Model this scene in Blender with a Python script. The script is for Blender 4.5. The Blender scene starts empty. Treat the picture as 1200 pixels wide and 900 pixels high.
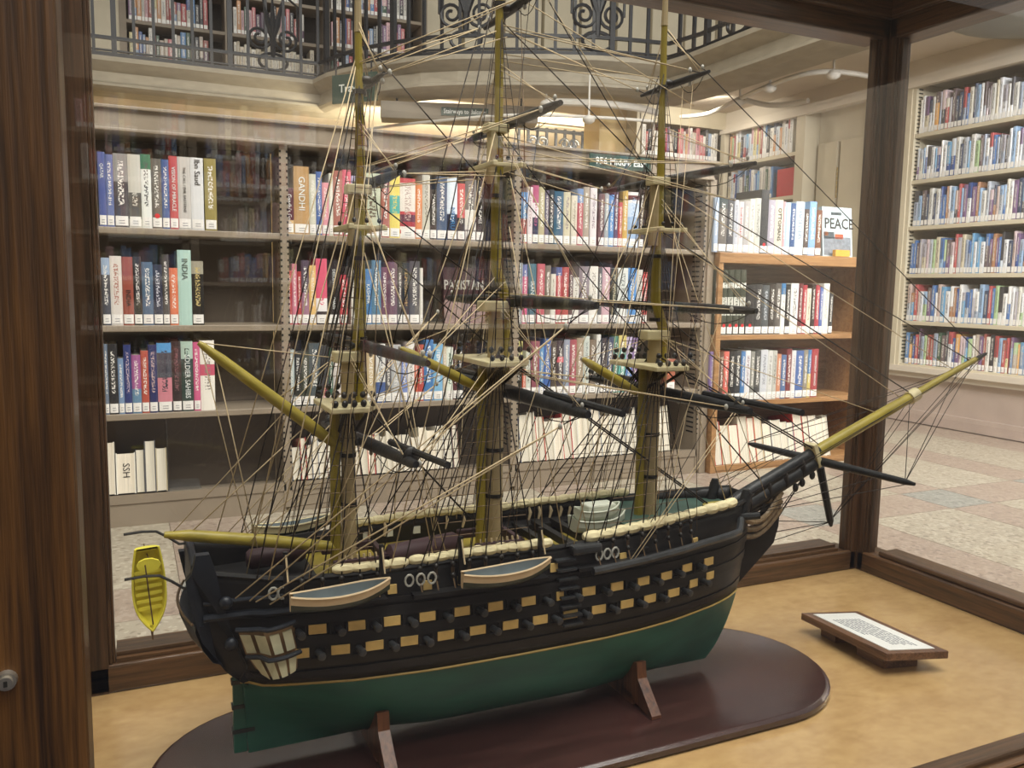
import bpy, bmesh, math, random
from mathutils import Vector, Matrix

# ------------------------------------------------------------------ camera, world, lights, exposure
S = bpy.context.scene
COL = S.collection
H = 0.923                                   # eye height above the library floor; geometry below is written from the eye
YAW, PIT, ROL, FPX = 0.430108839, 0.115370654, 0.0159117976, 983.583543
_cy, _sy, _cp, _sp = math.cos(YAW), math.sin(YAW), math.cos(PIT), math.sin(PIT)
FW = Vector((_sy * _cp, _cy * _cp, -_sp)); _r = Vector((_cy, -_sy, 0)); _u = _r.cross(FW)
RT = math.cos(ROL) * _r + math.sin(ROL) * _u; UP = -math.sin(ROL) * _r + math.cos(ROL) * _u
cam_d = bpy.data.cameras.new('camera'); cam = bpy.data.objects.new('camera', cam_d); COL.objects.link(cam)
cam_d.sensor_width = 36; cam_d.lens = FPX / 1200 * 36; cam_d.clip_start = .02; cam_d.clip_end = 100
_m = Matrix((RT, UP, -FW)).transposed().to_4x4(); _m.translation = Vector((0, 0, H)); cam.matrix_world = _m
S.camera = cam
S.view_settings.view_transform = 'Standard'; S.view_settings.look = 'None'; S.view_settings.gamma = 1
S.view_settings.use_curve_mapping = False
S.view_settings.exposure = 0.88
W = bpy.data.worlds.new('world'); S.world = W; W.use_nodes = True
W.node_tree.nodes['Background'].inputs[0].default_value = (1.0, .97, .92, 1)
W.node_tree.nodes['Background'].inputs[1].default_value = .38

def area(name, loc, target, sx, sy, power, col=(1, .9, .76)):
    d = bpy.data.lights.new(name, 'AREA'); d.shape = 'RECTANGLE'; d.size = sx; d.size_y = sy; d.energy = power; d.color = col
    o = bpy.data.objects.new(name, d); COL.objects.link(o)
    o.location = (loc[0], loc[1], loc[2] + H)
    v = Vector(target) - Vector(loc); o.rotation_euler = v.to_track_quat('-Z', 'Y').to_euler()
    return o
area('rotunda_skylight', (1.0, -.4, 4.6), (1.0, 1.0, -.4), 4.5, 3.0, 290, (1, .96, .9))
area('aisle_lamp_row', (4.25, 1.7, 1.56), (5.1, 3.6, .3), 2.2, .14, 85, (1, .98, .97))
area('back_wall_fill', (3.1, 7.2, 1.18), (3.1, 10, 1.5), 2.4, .1, 85, (1, .88, .66))  # unseen warm lamp added behind the bookcase header, lights the back wall
area('rear_shelf_fill', (4.5, -4.4, 2.6), (4.5, -6.4, .4), 9, .2, 260, (1, .96, .9))  # added out of view so the rear books show mirrored in the glass
area('corner_fill', (4.5, 5.95, 1.60), (4.8, 6.4, .8), .4, .1, 4, (1, .93, .82))  # small lamp added without a fixture, lifts the light in the corner

# ------------------------------------------------------------------ pixel -> point on a known plane (1200 x 900 frame)
def ray(x, y): return RT * ((x - 600) / FPX) - UP * ((y - 450) / FPX) + FW
def onX(x, y, X): d = ray(x, y); return d * (X / d.x)
def onY(x, y, Y): d = ray(x, y); return d * (Y / d.y)
def onZ(x, y, Z): d = ray(x, y); return d * (Z / d.z)
V = Vector

# ------------------------------------------------------------------ mesh helper
class MB:
    def __init__(s): s.v = []; s.f = []; s.m = []
    def add(s, vs, fs, m=0):
        o = len(s.v); s.v += [tuple(p) for p in vs]
        for f in fs: s.f.append(tuple(i + o for i in f)); s.m.append(m)
        return s
    def hexa(s, p, m=0):
        return s.add(p, [(0, 3, 2, 1), (4, 5, 6, 7), (0, 1, 5, 4), (1, 2, 6, 5), (2, 3, 7, 6), (3, 0, 4, 7)], m)
    def box(s, x0, x1, y0, y1, z0, z1, m=0):
        return s.hexa([(x0, y0, z0), (x1, y0, z0), (x1, y1, z0), (x0, y1, z0), (x0, y0, z1), (x1, y0, z1), (x1, y1, z1), (x0, y1, z1)], m)
    def obox(s, o, a, b, c, m=0):           # corner + three edge vectors
        o, a, b, c = V(o), V(a), V(b), V(c)
        return s.hexa([o, o + a, o + a + b, o + b, o + c, o + a + c, o + a + b + c, o + b + c], m)
    def tube(s, pts, r, n=8, m=0, caps=True):
        pts = [V(p) for p in pts]; k = len(pts)
        rs = [r] * k if not hasattr(r, '__len__') else list(r)
        vs = []; nrm = None
        for i, p in enumerate(pts):
            t = (pts[min(i + 1, k - 1)] - pts[max(i - 1, 0)])
            t = t.normalized() if t.length > 1e-9 else V((0, 0, 1))
            if nrm is None:
                nrm = t.cross(V((0, 0, 1)) if abs(t.z) < .9 else V((1, 0, 0))).normalized()
            else:
                nrm = (nrm - t * nrm.dot(t)); nrm = nrm.normalized() if nrm.length > 1e-6 else t.orthogonal().normalized()
            b = t.cross(nrm)
            for j in range(n):
                a = 2 * math.pi * j / n
                vs.append(p + (nrm * math.cos(a) + b * math.sin(a)) * rs[i])
        fs = []
        for i in range(k - 1):
            for j in range(n):
                fs.append((i * n + j, i * n + (j + 1) % n, (i + 1) * n + (j + 1) % n, (i + 1) * n + j))
        if caps:
            fs.append(tuple(reversed(range(n)))); fs.append(tuple((k - 1) * n + j for j in range(n)))
        return s.add(vs, fs, m)
    def ell(s, c, rx, ry, rz, n=10, k=6, m=0):
        c = V(c); vs = [c + V((0, 0, -rz))]; fs = []
        for i in range(1, k):
            t = -math.pi / 2 + math.pi * i / k
            for j in range(n):
                a = 2 * math.pi * j / n
                vs.append(c + V((rx * math.cos(t) * math.cos(a), ry * math.cos(t) * math.sin(a), rz * math.sin(t))))
        vs.append(c + V((0, 0, rz)))
        for j in range(n): fs.append((0, 1 + (j + 1) % n, 1 + j))
        for i in range(k - 2):
            for j in range(n):
                a = 1 + i * n; fs.append((a + j, a + (j + 1) % n, a + n + (j + 1) % n, a + n + j))
        a = 1 + (k - 2) * n; e = len(vs) - 1
        for j in range(n): fs.append((a + j, a + (j + 1) % n, e))
        return s.add(vs, fs, m)
    def grid(s, rows, m=0, flip=False, close=False):
        n = len(rows[0]); vs = [p for r in rows for p in r]; fs = []
        for i in range(len(rows) - 1):
            for j in range(n - (0 if close else 1)):
                q = (i * n + j, i * n + (j + 1) % n, (i + 1) * n + (j + 1) % n, (i + 1) * n + j)
                fs.append(tuple(reversed(q)) if flip else q)
        return s.add(vs, fs, m)
    def prism(s, poly, ext, m=0):           # closed 3D polygon pushed along ext
        n = len(poly); ext = V(ext); vs = [V(p) for p in poly] + [V(p) + ext for p in poly]
        fs = [tuple(reversed(range(n))), tuple(range(n, 2 * n))] + [(i, (i + 1) % n, n + (i + 1) % n, n + i) for i in range(n)]
        return s.add(vs, fs, m)
    def sweep(s, path, prof, m=0):          # path in plan [(x,y)], prof [(out,z)] closed; out is to the left normal of travel
        rows = []; k = len(path)
        for i, p in enumerate(path):
            a = V(path[max(i - 1, 0)]); b = V(path[i]); c = V(path[min(i + 1, k - 1)])
            t1 = (b - a); t2 = (c - b)
            t1 = t1.normalized() if t1.length > 1e-9 else t2.normalized()
            t2 = t2.normalized() if t2.length > 1e-9 else t1
            n1 = V((-t1.y, t1.x)); n2 = V((-t2.y, t2.x)); nn = (n1 + n2).normalized(); nn = nn / max(.35, nn.dot(n1))
            rows.append([(b.x + nn.x * o, b.y + nn.y * o, z) for o, z in prof])
        s.grid(rows, m, close=True)
        n = len(prof); o = len(s.v) - k * n
        s.f.append(tuple(o + j for j in range(n))); s.m.append(m)
        s.f.append(tuple(o + (k - 1) * n + j for j in reversed(range(n)))); s.m.append(m)
        return s
    def build(s, name, mats, parent=None, smooth=False, origin=None, ang=40, normals=True):
        me = bpy.data.meshes.new(name)
        o = bpy.data.objects.new(name, me); COL.objects.link(o)
        if parent is not None:
            o.parent = parent; org = V(parent['_o']) if '_o' in parent else V(ORG[parent.name])
        else:
            org = V(origin) if origin is not None else V((0, 0, -H))
            o.location = (org.x, org.y, org.z + H)
        ORG[o.name] = tuple(org)
        me.from_pydata([tuple(V(p) - org) for p in s.v], [], s.f)
        if not isinstance(mats, (list, tuple)): mats = [mats]
        for mm in mats: me.materials.append(mm)
        if len(mats) > 1: me.polygons.foreach_set('material_index', s.m)
        me.update()
        if normals:
            bm = bmesh.new(); bm.from_mesh(me); bmesh.ops.recalc_face_normals(bm, faces=bm.faces); bm.to_mesh(me); bm.free()
        if smooth:
            me.shade_smooth()
            if ang: me.set_sharp_from_angle(angle=math.radians(ang))
        return o
ORG = {}
def tag(o, label=None, cat=None, group=None, kind=None):
    if label: o['label'] = label
    if cat: o['category'] = cat
    if group: o['group'] = group
    if kind: o['kind'] = kind
    return o
def thing(name, label, cat, loc, group=None):
    o = bpy.data.objects.new(name, None); COL.objects.link(o); o.empty_display_size = .05
    o.location = (loc[0], loc[1], loc[2] + H); ORG[o.name] = tuple(loc)
    return tag(o, label, cat, group)
def struct(o): o['kind'] = 'structure'; return o
def bev(o, w, n=2):
    m = o.modifiers.new('bevel', 'BEVEL'); m.width = w; m.segments = n; m.limit_method = 'ANGLE'; return o
def leanfix(p):                              # the mizzen's upper masts step a little forward of the lower mast
    p = V(p)
    if .178 < p.x < .212 and p.z > -.06 and abs(p.y - .812) < .04: p.x += .012
    return p
def line(name, p0, p1, r, mat, parent, sag=0, n=4, fix=True):
    p0, p1 = V(p0), V(p1); r = r * .78
    if fix: p0, p1 = leanfix(p0), leanfix(p1)
    pts = [p0, p1] if not sag else [p0.lerp(p1, t / 6) - V((0, 0, sag * 4 * (t / 6) * (1 - t / 6))) for t in range(7)]
    return MB().tube(pts, r, n).build(name, mat, parent, smooth=True, ang=0, normals=False)
def text(name, s, size, o, ux, uy, mat, parent, thick=.0006, align='CENTER', fit=None, bold=0):
    cu = bpy.data.curves.new('t', 'FONT'); cu.body = s; cu.size = size; cu.align_x = align; cu.align_y = 'CENTER'; cu.extrude = thick; cu.offset = bold * size
    cu.resolution_u = 2
    ob = bpy.data.objects.new('t', cu); COL.objects.link(ob); bpy.context.view_layer.update()
    me = bpy.data.meshes.new_from_object(ob.evaluated_get(bpy.context.evaluated_depsgraph_get()))
    bpy.data.objects.remove(ob); bpy.data.curves.remove(cu)
    xs = [v.co.x for v in me.vertices] or [0, 1]; sc = 1.0
    if fit and max(xs) - min(xs) > fit: sc = fit / (max(xs) - min(xs))
    ux, uy, o = V(ux).normalized(), V(uy).normalized(), V(o); uz = ux.cross(uy)
    org = V(ORG[parent.name])
    for v in me.vertices: v.co = o - org + ux * v.co.x * sc + uy * v.co.y * (sc if sc < .6 else 1) + uz * v.co.z
    me.materials.clear(); me.materials.append(mat); me.name = name
    ob = bpy.data.objects.new(name, me); COL.objects.link(ob); ob.parent = parent; ORG[ob.name] = tuple(org)
    return ob

# ------------------------------------------------------------------ materials
def lin(h):
    h = h.lstrip('#'); c = [int(h[i:i + 2], 16) / 255 for i in (0, 2, 4)]
    return tuple(x / 12.92 if x <= .04045 else ((x + .055) / 1.055) ** 2.4 for x in c) + (1,)
def newmat(name):
    m = bpy.data.materials.new(name); m.use_nodes = True; nt = m.node_tree
    return m, nt, nt.nodes['Principled BSDF']
def N(nt, t, **kw):
    n = nt.nodes.new(t)
    for k, v in kw.items(): setattr(n, k, v)
    return n
def plain(name, c, rough=.6, var=.15, scale=30, bump=.0, metal=0, stretch=(1, 1, 1), coat=0, detail=3, spec=.5):
    m, nt, b = newmat(name); c = lin(c) if isinstance(c, str) else c
    tc = N(nt, 'ShaderNodeTexCoord'); mp = N(nt, 'ShaderNodeMapping'); mp.inputs['Scale'].default_value = stretch
    no = N(nt, 'ShaderNodeTexNoise'); no.inputs['Scale'].default_value = scale; no.inputs['Detail'].default_value = detail
    nt.links.new(tc.outputs['Object'], mp.inputs['Vector']); nt.links.new(mp.outputs['Vector'], no.inputs['Vector'])
    rp = N(nt, 'ShaderNodeValToRGB'); rp.color_ramp.elements[0].position = .3; rp.color_ramp.elements[1].position = .7
    rp.color_ramp.elements[0].color = tuple(x * (1 - var) for x in c[:3]) + (1,)
    rp.color_ramp.elements[1].color = tuple(min(1, x * (1 + var)) for x in c[:3]) + (1,)
    nt.links.new(no.outputs['Fac'], rp.inputs['Fac']); nt.links.new(rp.outputs['Color'], b.inputs['Base Color'])
    b.inputs['Roughness'].default_value = rough; b.inputs['Metallic'].default_value = metal
    b.inputs['Coat Weight'].default_value = coat; b.inputs['Coat Roughness'].default_value = .15
    b.inputs['Specular IOR Level'].default_value = spec
    if bump:
        bp = N(nt, 'ShaderNodeBump'); bp.inputs['Strength'].default_value = bump; bp.inputs['Distance'].default_value = .01
        nt.links.new(no.outputs['Fac'], bp.inputs['Height']); nt.links.new(bp.outputs['Normal'], b.inputs['Normal'])
    return m
def wood(name, dark, light, axis=2, scale=14, rough=.4, ratio=14, coat=.2, bump=.15):
    m, nt, b = newmat(name)
    tc = N(nt, 'ShaderNodeTexCoord'); mp = N(nt, 'ShaderNodeMapping')
    st = [scale] * 3; st[axis] = scale / ratio; mp.inputs['Scale'].default_value = st
    nt.links.new(tc.outputs['Object'], mp.inputs['Vector'])
    n1 = N(nt, 'ShaderNodeTexNoise'); n1.inputs['Scale'].default_value = 4; n1.inputs['Detail'].default_value = 6; n1.inputs['Distortion'].default_value = .6
    n2 = N(nt, 'ShaderNodeTexNoise'); n2.inputs['Scale'].default_value = 16; n2.inputs['Detail'].default_value = 3
    for n in (n1, n2): nt.links.new(mp.outputs['Vector'], n.inputs['Vector'])
    mx = N(nt, 'ShaderNodeMath', operation='MULTIPLY_ADD'); mx.inputs[1].default_value = .45
    nt.links.new(n2.outputs['Fac'], mx.inputs[0]); 
    m2 = N(nt, 'ShaderNodeMath', operation='MULTIPLY'); m2.inputs[1].default_value = .6
    nt.links.new(n1.outputs['Fac'], m2.inputs[0]); nt.links.new(m2.outputs[0], mx.inputs[2])
    rp = N(nt, 'ShaderNodeValToRGB'); e = rp.color_ramp.elements
    e[0].position = .38; e[0].color = lin(dark); e[1].position = .68; e[1].color = lin(light)
    nt.links.new(mx.outputs[0], rp.inputs['Fac']); nt.links.new(rp.outputs['Color'], b.inputs['Base Color'])
    b.inputs['Roughness'].default_value = rough; b.inputs['Coat Weight'].default_value = coat; b.inputs['Coat Roughness'].default_value = .2
    bp = N(nt, 'ShaderNodeBump'); bp.inputs['Strength'].default_value = bump; bp.inputs['Distance'].default_value = .004
    nt.links.new(mx.outputs[0], bp.inputs['Height']); nt.links.new(bp.outputs['Normal'], b.inputs['Normal'])
    return m
def terrazzo(name, base, chipA, chipB, rough=.35):
    m, nt, b = newmat(name)
    tc = N(nt, 'ShaderNodeTexCoord'); vo = N(nt, 'ShaderNodeTexVoronoi'); vo.inputs['Scale'].default_value = 75
    nt.links.new(tc.outputs['Object'], vo.inputs['Vector'])
    hs = N(nt, 'ShaderNodeSeparateColor'); nt.links.new(vo.outputs['Color'], hs.inputs[0])
    rp = N(nt, 'ShaderNodeValToRGB'); rp.color_ramp.interpolation = 'CONSTANT'; e = rp.color_ramp.elements
    e[0].position = 0; e[0].color = lin(base); e[1].position = .55; e[1].color = lin(chipA)
    x = e.new(.8); x.color = lin(chipB); x = e.new(.9); x.color = lin(base)
    nt.links.new(hs.outputs[0], rp.inputs['Fac']); nt.links.new(rp.outputs['Color'], b.inputs['Base Color'])
    b.inputs['Roughness'].default_value = rough
    return m
def glassmat(name, dust=.0025, ior=1.45):
    m, nt, b = newmat(name); nt.nodes.remove(b); out = nt.nodes['Material Output']
    tr = N(nt, 'ShaderNodeBsdfTransparent'); tr.inputs[0].default_value = (.985, .99, .985, 1)
    gl = N(nt, 'ShaderNodeBsdfGlossy'); gl.inputs['Roughness'].default_value = 0.0
    lw = N(nt, 'ShaderNodeLayerWeight'); lw.inputs[0].default_value = .5       # Schlick reflectance, the same from both faces
    pw = N(nt, 'ShaderNodeMath', operation='POWER'); pw.inputs[1].default_value = 5; nt.links.new(lw.outputs['Facing'], pw.inputs[0])
    f0 = .8 * ((ior - 1) / (ior + 1)) ** 2     # set below real glass so reflections do not wash out the hull
    fr = N(nt, 'ShaderNodeMath', operation='MULTIPLY_ADD'); fr.inputs[1].default_value = 1 - f0; fr.inputs[2].default_value = f0; nt.links.new(pw.outputs[0], fr.inputs[0])
    mx = N(nt, 'ShaderNodeMixShader'); nt.links.new(fr.outputs[0], mx.inputs[0]); nt.links.new(tr.outputs[0], mx.inputs[1]); nt.links.new(gl.outputs[0], mx.inputs[2])
    df = N(nt, 'ShaderNodeBsdfDiffuse'); df.inputs[0].default_value = (.8, .8, .78, 1)
    tc = N(nt, 'ShaderNodeTexCoord'); no = N(nt, 'ShaderNodeTexNoise'); no.inputs['Scale'].default_value = 6; no.inputs['Detail'].default_value = 5
    nt.links.new(tc.outputs['Object'], no.inputs['Vector'])
    mu = N(nt, 'ShaderNodeMath', operation='MULTIPLY'); mu.inputs[1].default_value = dust * 2; nt.links.new(no.outputs['Fac'], mu.inputs[0])
    m2 = N(nt, 'ShaderNodeMixShader'); nt.links.new(mu.outputs[0], m2.inputs[0]); nt.links.new(mx.outputs[0], m2.inputs[1]); nt.links.new(df.outputs[0], m2.inputs[2])
    nt.links.new(m2.outputs[0], out.inputs['Surface'])
    return m
def bookmat():
    m, nt, b = newmat('book_cover')
    a = N(nt, 'ShaderNodeAttribute'); a.attribute_name = 'Col'
    t = N(nt, 'ShaderNodeAttribute'); t.attribute_name = 'Ttl'
    uv = N(nt, 'ShaderNodeUVMap'); uv.uv_map = 'UVMap'
    sx = N(nt, 'ShaderNodeSeparateXYZ'); nt.links.new(uv.outputs[0], sx.inputs[0])
    mp = N(nt, 'ShaderNodeMapping'); mp.inputs['Scale'].default_value = (3.2, 26, 1); nt.links.new(uv.outputs[0], mp.inputs['Vector'])
    no = N(nt, 'ShaderNodeTexNoise', noise_dimensions='2D'); no.inputs['Scale'].default_value = 1.7; no.inputs['Detail'].default_value = 1
    nt.links.new(mp.outputs[0], no.inputs['Vector'])
    def lt(sock, v, op='GREATER_THAN'):
        n = N(nt, 'ShaderNodeMath', operation=op); nt.links.new(sock, n.inputs[0]); n.inputs[1].default_value = v; return n.outputs[0]
    def mul(p, q):
        n = N(nt, 'ShaderNodeMath', operation='MULTIPLY'); nt.links.new(p, n.inputs[0]); nt.links.new(q, n.inputs[1]); return n.outputs[0]
    fr = N(nt, 'ShaderNodeMath', operation='FRACT'); nt.links.new(sx.outputs[0], fr.inputs[0])   # u carries a per-book integer offset
    k = mul(mul(lt(fr.outputs[0], .3), lt(fr.outputs[0], .7, 'LESS_THAN')), mul(lt(sx.outputs[1], .3), lt(sx.outputs[1], .9, 'LESS_THAN')))
    k = mul(k, lt(no.outputs['Fac'], .52))
    mx = N(nt, 'ShaderNodeMix', data_type='RGBA'); nt.links.new(k, mx.inputs[0]); nt.links.new(a.outputs[0], mx.inputs[6]); nt.links.new(t.outputs[0], mx.inputs[7])
    nt.links.new(mx.outputs[2], b.inputs['Base Color']); b.inputs['Roughness'].default_value = .32
    return m
M = dict(
    post_front=wood('stained_oak_upright', '#241304', '#5e3d18', 2, 30, .45, 30, .2, .5),
    post=wood('stained_oak_vertical', '#30200f', '#5c4028', 2, 26, .42, 22, .25),
    railx=wood('stained_oak_along', '#35230f', '#66472b', 0, 26, .42, 22, .25),
    raily=wood('stained_oak_across', '#35230f', '#66472b', 1, 26, .42, 22, .25),
    caseboard=wood('varnished_birch_ply', '#b08d5f', '#c6a470', 0, 5, .2, 1.5, 1.0, .015),
    mahog=wood('mahogany_board', '#2b1614', '#452b27', 0, 4, .24, 6, .5, .01),
    cradle=wood('cradle_wood', '#3a2014', '#7a4c30', 2, 18, .35),
    walnut=wood('plaque_wood', '#4a3022', '#7a5840', 1, 24, .4),
    oakshelf=wood('honey_oak', '#86603a', '#ad8458', 0, 10, .4, 12),
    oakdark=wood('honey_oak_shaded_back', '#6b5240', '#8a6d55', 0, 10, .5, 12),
    glass=glassmat('case_glass'),
    metal=plain('beige_enamelled_steel', '#8a7d6c', .5, .06, 8),
    metalback=plain('grey_brown_steel_panel', '#5d5145', .6, .08, 5),
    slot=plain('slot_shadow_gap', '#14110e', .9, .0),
    cream=plain('cream_painted_wood', '#c9bfa8', .5, .05, 6),
    creamwall=plain('cream_plaster', '#d2c6ae', .7, .05, 3),
    whitewall=plain('off_white_plaster', '#cfc5b6', .7, .05, 3),
    yellowwall=plain('yellow_plaster', '#d8bf8a', .7, .05, 3),
    stone=plain('grey_beige_cornice', '#a39a88', .65, .1, 9, .05, stretch=(1, 1, 3)),
    soffit=plain('soffit_plaster', '#cfc3b2', .7, .06, 4),
    marble=plain('pink_grey_marble', '#b5a49a', .35, .08, 6, detail=6),
    iron=plain('blue_black_ironwork', '#14171e', .45, .15, 40),
    valance=plain('valance_grey', '#8b8172', .6, .05, 6),
    conduit=plain('white_conduit', '#d8d4cc', .35, .04, 9),
    lampgrey=plain('grey_lamp', '#8d8d86', .4, .05, 9),
    signgreen=plain('green_sign_plastic', '#1f4038', .4, .05, 9),
    white=plain('white_lettering', '#e8ecea', .5, 0),
    dark=plain('dark_lettering', '#2a2522', .6, 0),
    paper=plain('printed_paper', '#e6e6e2', .35, .03, 40),
    printink=plain('grey_print', '#7d8086', .6, .1, 60),
    pages=plain('book_page_edges', '#d9cfbd', .8, .12, 260, stretch=(1, .02, .02)),
    pagesw=plain('book_page_edges_white', '#cdc6b6', .8, .1, 260, stretch=(1, .02, .02)),
    book=bookmat(),
    sticker=plain('white_call_number_sticker', '#e9e6e2', .4, .03, 90),
    red=plain('red_dot', '#d02c34', .4, .03, 90),
    acrylic=glassmat('clear_acrylic', .03, 1.3),
    # ship
    black=plain('black_hull_paint', '#1e1d1d', .45, .3, 60, .0, stretch=(.25, 1, 3), spec=.3),
    blue=plain('blue_black_stern_paint', '#1c2027', .42, .25, 50, .0, spec=.3),
    spar=plain('black_spar_paint', '#202122', .42, .35, 90, .1, spec=.35),
    green=plain('sea_green_hull_paint', '#2a5e50', .4, .28, 30, .06, stretch=(.3, 1, 1)),
    strip=plain('ochre_waterline_strip', '#a98f4c', .5, .1, 60),
    port=plain('cream_port_lid', '#c8a968', .5, .12, 80),
    gun=plain('dark_gunmetal', '#2f3133', .35, .25, 90),
    olive=plain('ochre_mast_paint', '#8a7a24', .42, .22, 60, .06, stretch=(1, 1, .15)),
    olivex=plain('ochre_spar_paint', '#9d8d35', .42, .15, 50, .06),
    yellow=plain('bright_yellow_boat_paint', '#e3d74a', .45, .1, 60),
    deck=plain('yellow_ochre_deck', '#a8943e', .5, .15, 40, stretch=(.2, 1, 1)),
    deckgreen=plain('green_forecastle_deck', '#3a5348', .5, .15, 40),
    pale=plain('pale_mast_wood', '#a08e68', .5, .18, 60, .08, stretch=(1, 1, .1)),
    ivory=plain('ivory_wood', '#cfc39a', .5, .12, 60),
    canvas=plain('cream_canvas', '#dcd0a6', .7, .1, 90, .15),
    maroon=plain('maroon_canvas', '#3c2428', .6, .15, 60),
    greywash=plain('grey_blue_boat_interior', '#7f898c', .5, .12, 60),
    peach=plain('buff_boat_strake', '#cdb591', .5, .08, 60),
    boatwhite=plain('white_boat_paint', '#d4d8c8', .45, .06, 60),
    boatgreen=plain('dark_green_boat_paint', '#263329', .45, .15, 60),
    carve=plain('carved_brown_head', '#6d5a40', .5, .3, 120, .3),
    glazing=plain('cream_gallery_glazing', '#b9b79a', .4, .12, 90),
    muntin=plain('brown_muntin', '#72583a', .5, .12, 90),
    rope=plain('tan_rope', '#c4b08c', .8, .1, 300),
    ropedark=plain('tarred_rope', '#221a14', .8, .2, 300),
    ropebrown=plain('brown_rope', '#5e4a33', .8, .2, 300),
    block=plain('grey_white_block', '#a9a79e', .4, .2, 200),
    deadeye=plain('black_deadeye', '#1d1a17', .45, .2, 200),
    brass=plain('nickel_lock', '#b9b4a8', .3, .1, 90, metal=.9),
)
TZ = [terrazzo('terrazzo_cream', '#a09786', '#b2a998', '#887d6d'), terrazzo('terrazzo_pink', '#978779', '#a39486', '#85756a'),
      terrazzo('terrazzo_grey', '#8b8a82', '#9a9990', '#6f6e68'), terrazzo('terrazzo_white', '#d6cfc2', '#e2dccf', '#c5bcac')]

random.seed(7)
# ------------------------------------------------------------------ large structure
ZF = -H; YA = 3.4
floor = struct(MB().box(-5, 9, -7, 11, ZF - .1, ZF - .006).build('floor', TZ[1]))
# terrazzo slabs: cream fields, pinkish bands, grey inserts where bands cross (module 0.775 m, band 0.27 m)
MOD, BND = .775, .27
def slab(w, d, mat, name='tile'):
    me = MB().box(0.001, w - .001, 0.001, d - .001, -.01, 0).build(name, mat, floor)
    return me
protos = {}
def tile(kind, x, y, w, d, mat):
    k = (kind, round(w, 3), round(d, 3))
    if k not in protos:
        o = MB().box(.0012, w - .0012, .0012, d - .0012, -.008, 0).build('tile', mat, floor)
        # geometry was written about the world origin: bring it to a local origin so that copies can share it
        for v in o.data.vertices: v.co.z -= H
        protos[k] = o
        o.location = (x, y, 0)
        ORG[o.name] = (0, 0, 0)
    else:
        o = protos[k].copy(); COL.objects.link(o); o.parent = floor; o.location = (x, y, 0)
    return o
for i in range(-2, 6):
    for j in range(-1, 6):
        x = .12 + MOD * i; y = 2.43 + 2 * MOD * (j - 1)
        tile('insert', x, y, BND, BND, TZ[2])
        tile('bandx', x + BND, y, MOD - BND, BND, TZ[1])
        tile('bandy', x, y + BND, BND, 2 * MOD - BND, TZ[1])
        tile('field', x + BND, y + BND, MOD - BND, 2 * MOD - BND, TZ[0])

struct(MB().box(-4.8, 8.5, -5.9, .25, ZF - .004, ZF + .004).build('floor_glare_blocker', plain('dark_glare_blocker', '#2a2830', .95, .2, 60)))  # dark sheet added unseen, dims the floor mirrored in the front glass
KB = 2.25                                               # the balcony hangs deeper in the room than the first bookcase
plan = [(p[0] * KB, p[1] * KB) for p in [(-1.6, 3.4), (.715, 3.4), (.744, 3.235), (.80, 3.11), (.868, 3.0), (.955, 2.885), (1.06, 2.80), (1.165, 2.742), (1.33, 2.657), (1.49, 2.592), (1.62, 2.562), (1.745, 2.546), (1.765, 2.42), (1.765, 1.2), (1.765, .2)]]
ZD = .782 * KB; ZS = 1.62
prof = [(-.10, ZD - .01), (-.10, ZD - .045), (-.06, ZD - .075), (-.02, ZD - .10), (0, ZD - .11), (0, ZD - .185), (-.03, ZD - .2), (-.03, ZD - .22), (.0, ZD - .235), (.06, ZD - .25), (.30, ZD - .25), (.30, ZD - .01)]
struct(MB().sweep(plan, prof).build('trim_1', M['stone']))
# soffit under the balcony and the deck above it
def offs(path, d):
    out = []
    for i, p in enumerate(path):
        a = V(path[max(i - 1, 0)]); c = V(path[min(i + 1, len(path) - 1)]); t = (c - a).normalized(); n = V((-t.y, t.x)); out.append((p[0] + n.x * d, p[1] + n.y * d))
    return out
sp = offs(plan, .2)
poly = [(x, y, ZS) for x, y in sp] + [(7.5, .2 * KB, ZS), (7.5, 10.6, ZS), (-3.6, 10.6, ZS)]
struct(MB().prism(poly, (0, 0, .1)).build('ceiling', M['soffit']))
struct(MB().sweep(offs(plan, .28), [(0, ZS - .07), (.12, ZS - .07), (.16, ZS - .03), (.16, ZS + .001), (0, ZS + .001)]).build('trim_2', M['stone']))
# walls
struct(MB().box(-5, 7.6, 10.4, 10.6, ZF, 5).build('wall_back', M['yellowwall']))
struct(MB().box(-5.1, -5, -7, 10.6, ZF, 5).build('wall_left', M['creamwall']))
struct(MB().box(-5, 11, -6.9, -6.7, ZF, 3.6).build('wall_front', plain('brown_panelling', '#3a2f26', .6, .1, 5)))
struct(MB().box(5.46, 5.6, -7, 10.6, ZF, ZS).build('wall_right', M['whitewall']))
struct(MB().box(-3.6, 7.5, 9.9, 10.0, ZD, 5).build('wall_upper', M['creamwall']))
# right wall: marble dado with ledge, header over the cases, pilasters
XR = 5.11
struct(MB().box(XR + .04, XR + .36, -.5, 6.47, ZF, -.56).build('trim_3', M['marble']))
b = MB().box(XR - .03, XR + .36, -.5, 4.62, -.56, -.52).box(XR, XR + .36, -.5, 4.62, -.60, -.56)
struct(b.build('trim_4', M['whitewall']))
struct(MB().box(XR + .01, XR + .06, -.5, 5.4, ZF, ZF + .09).build('baseboard_right', M['marble']))
b = MB().box(XR - .02, XR + .4, -.5, 6.47, 1.46, ZS)
b.box(XR - .05, XR, -.5, 6.5, 1.43, 1.47)
struct(b.build('trim_5', M['whitewall']))
b = MB().box(XR - .02, XR + .36, 5.43, 5.53, -.5, 1.46)
struct(b.build('trim_6', M['cream']))
b = MB().box(XR - .02, XR + .36, 4.40, 4.47, -.52, 1.46).box(XR - .02, XR + .36, 4.62, 4.70, -.5, 1.46)
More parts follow.
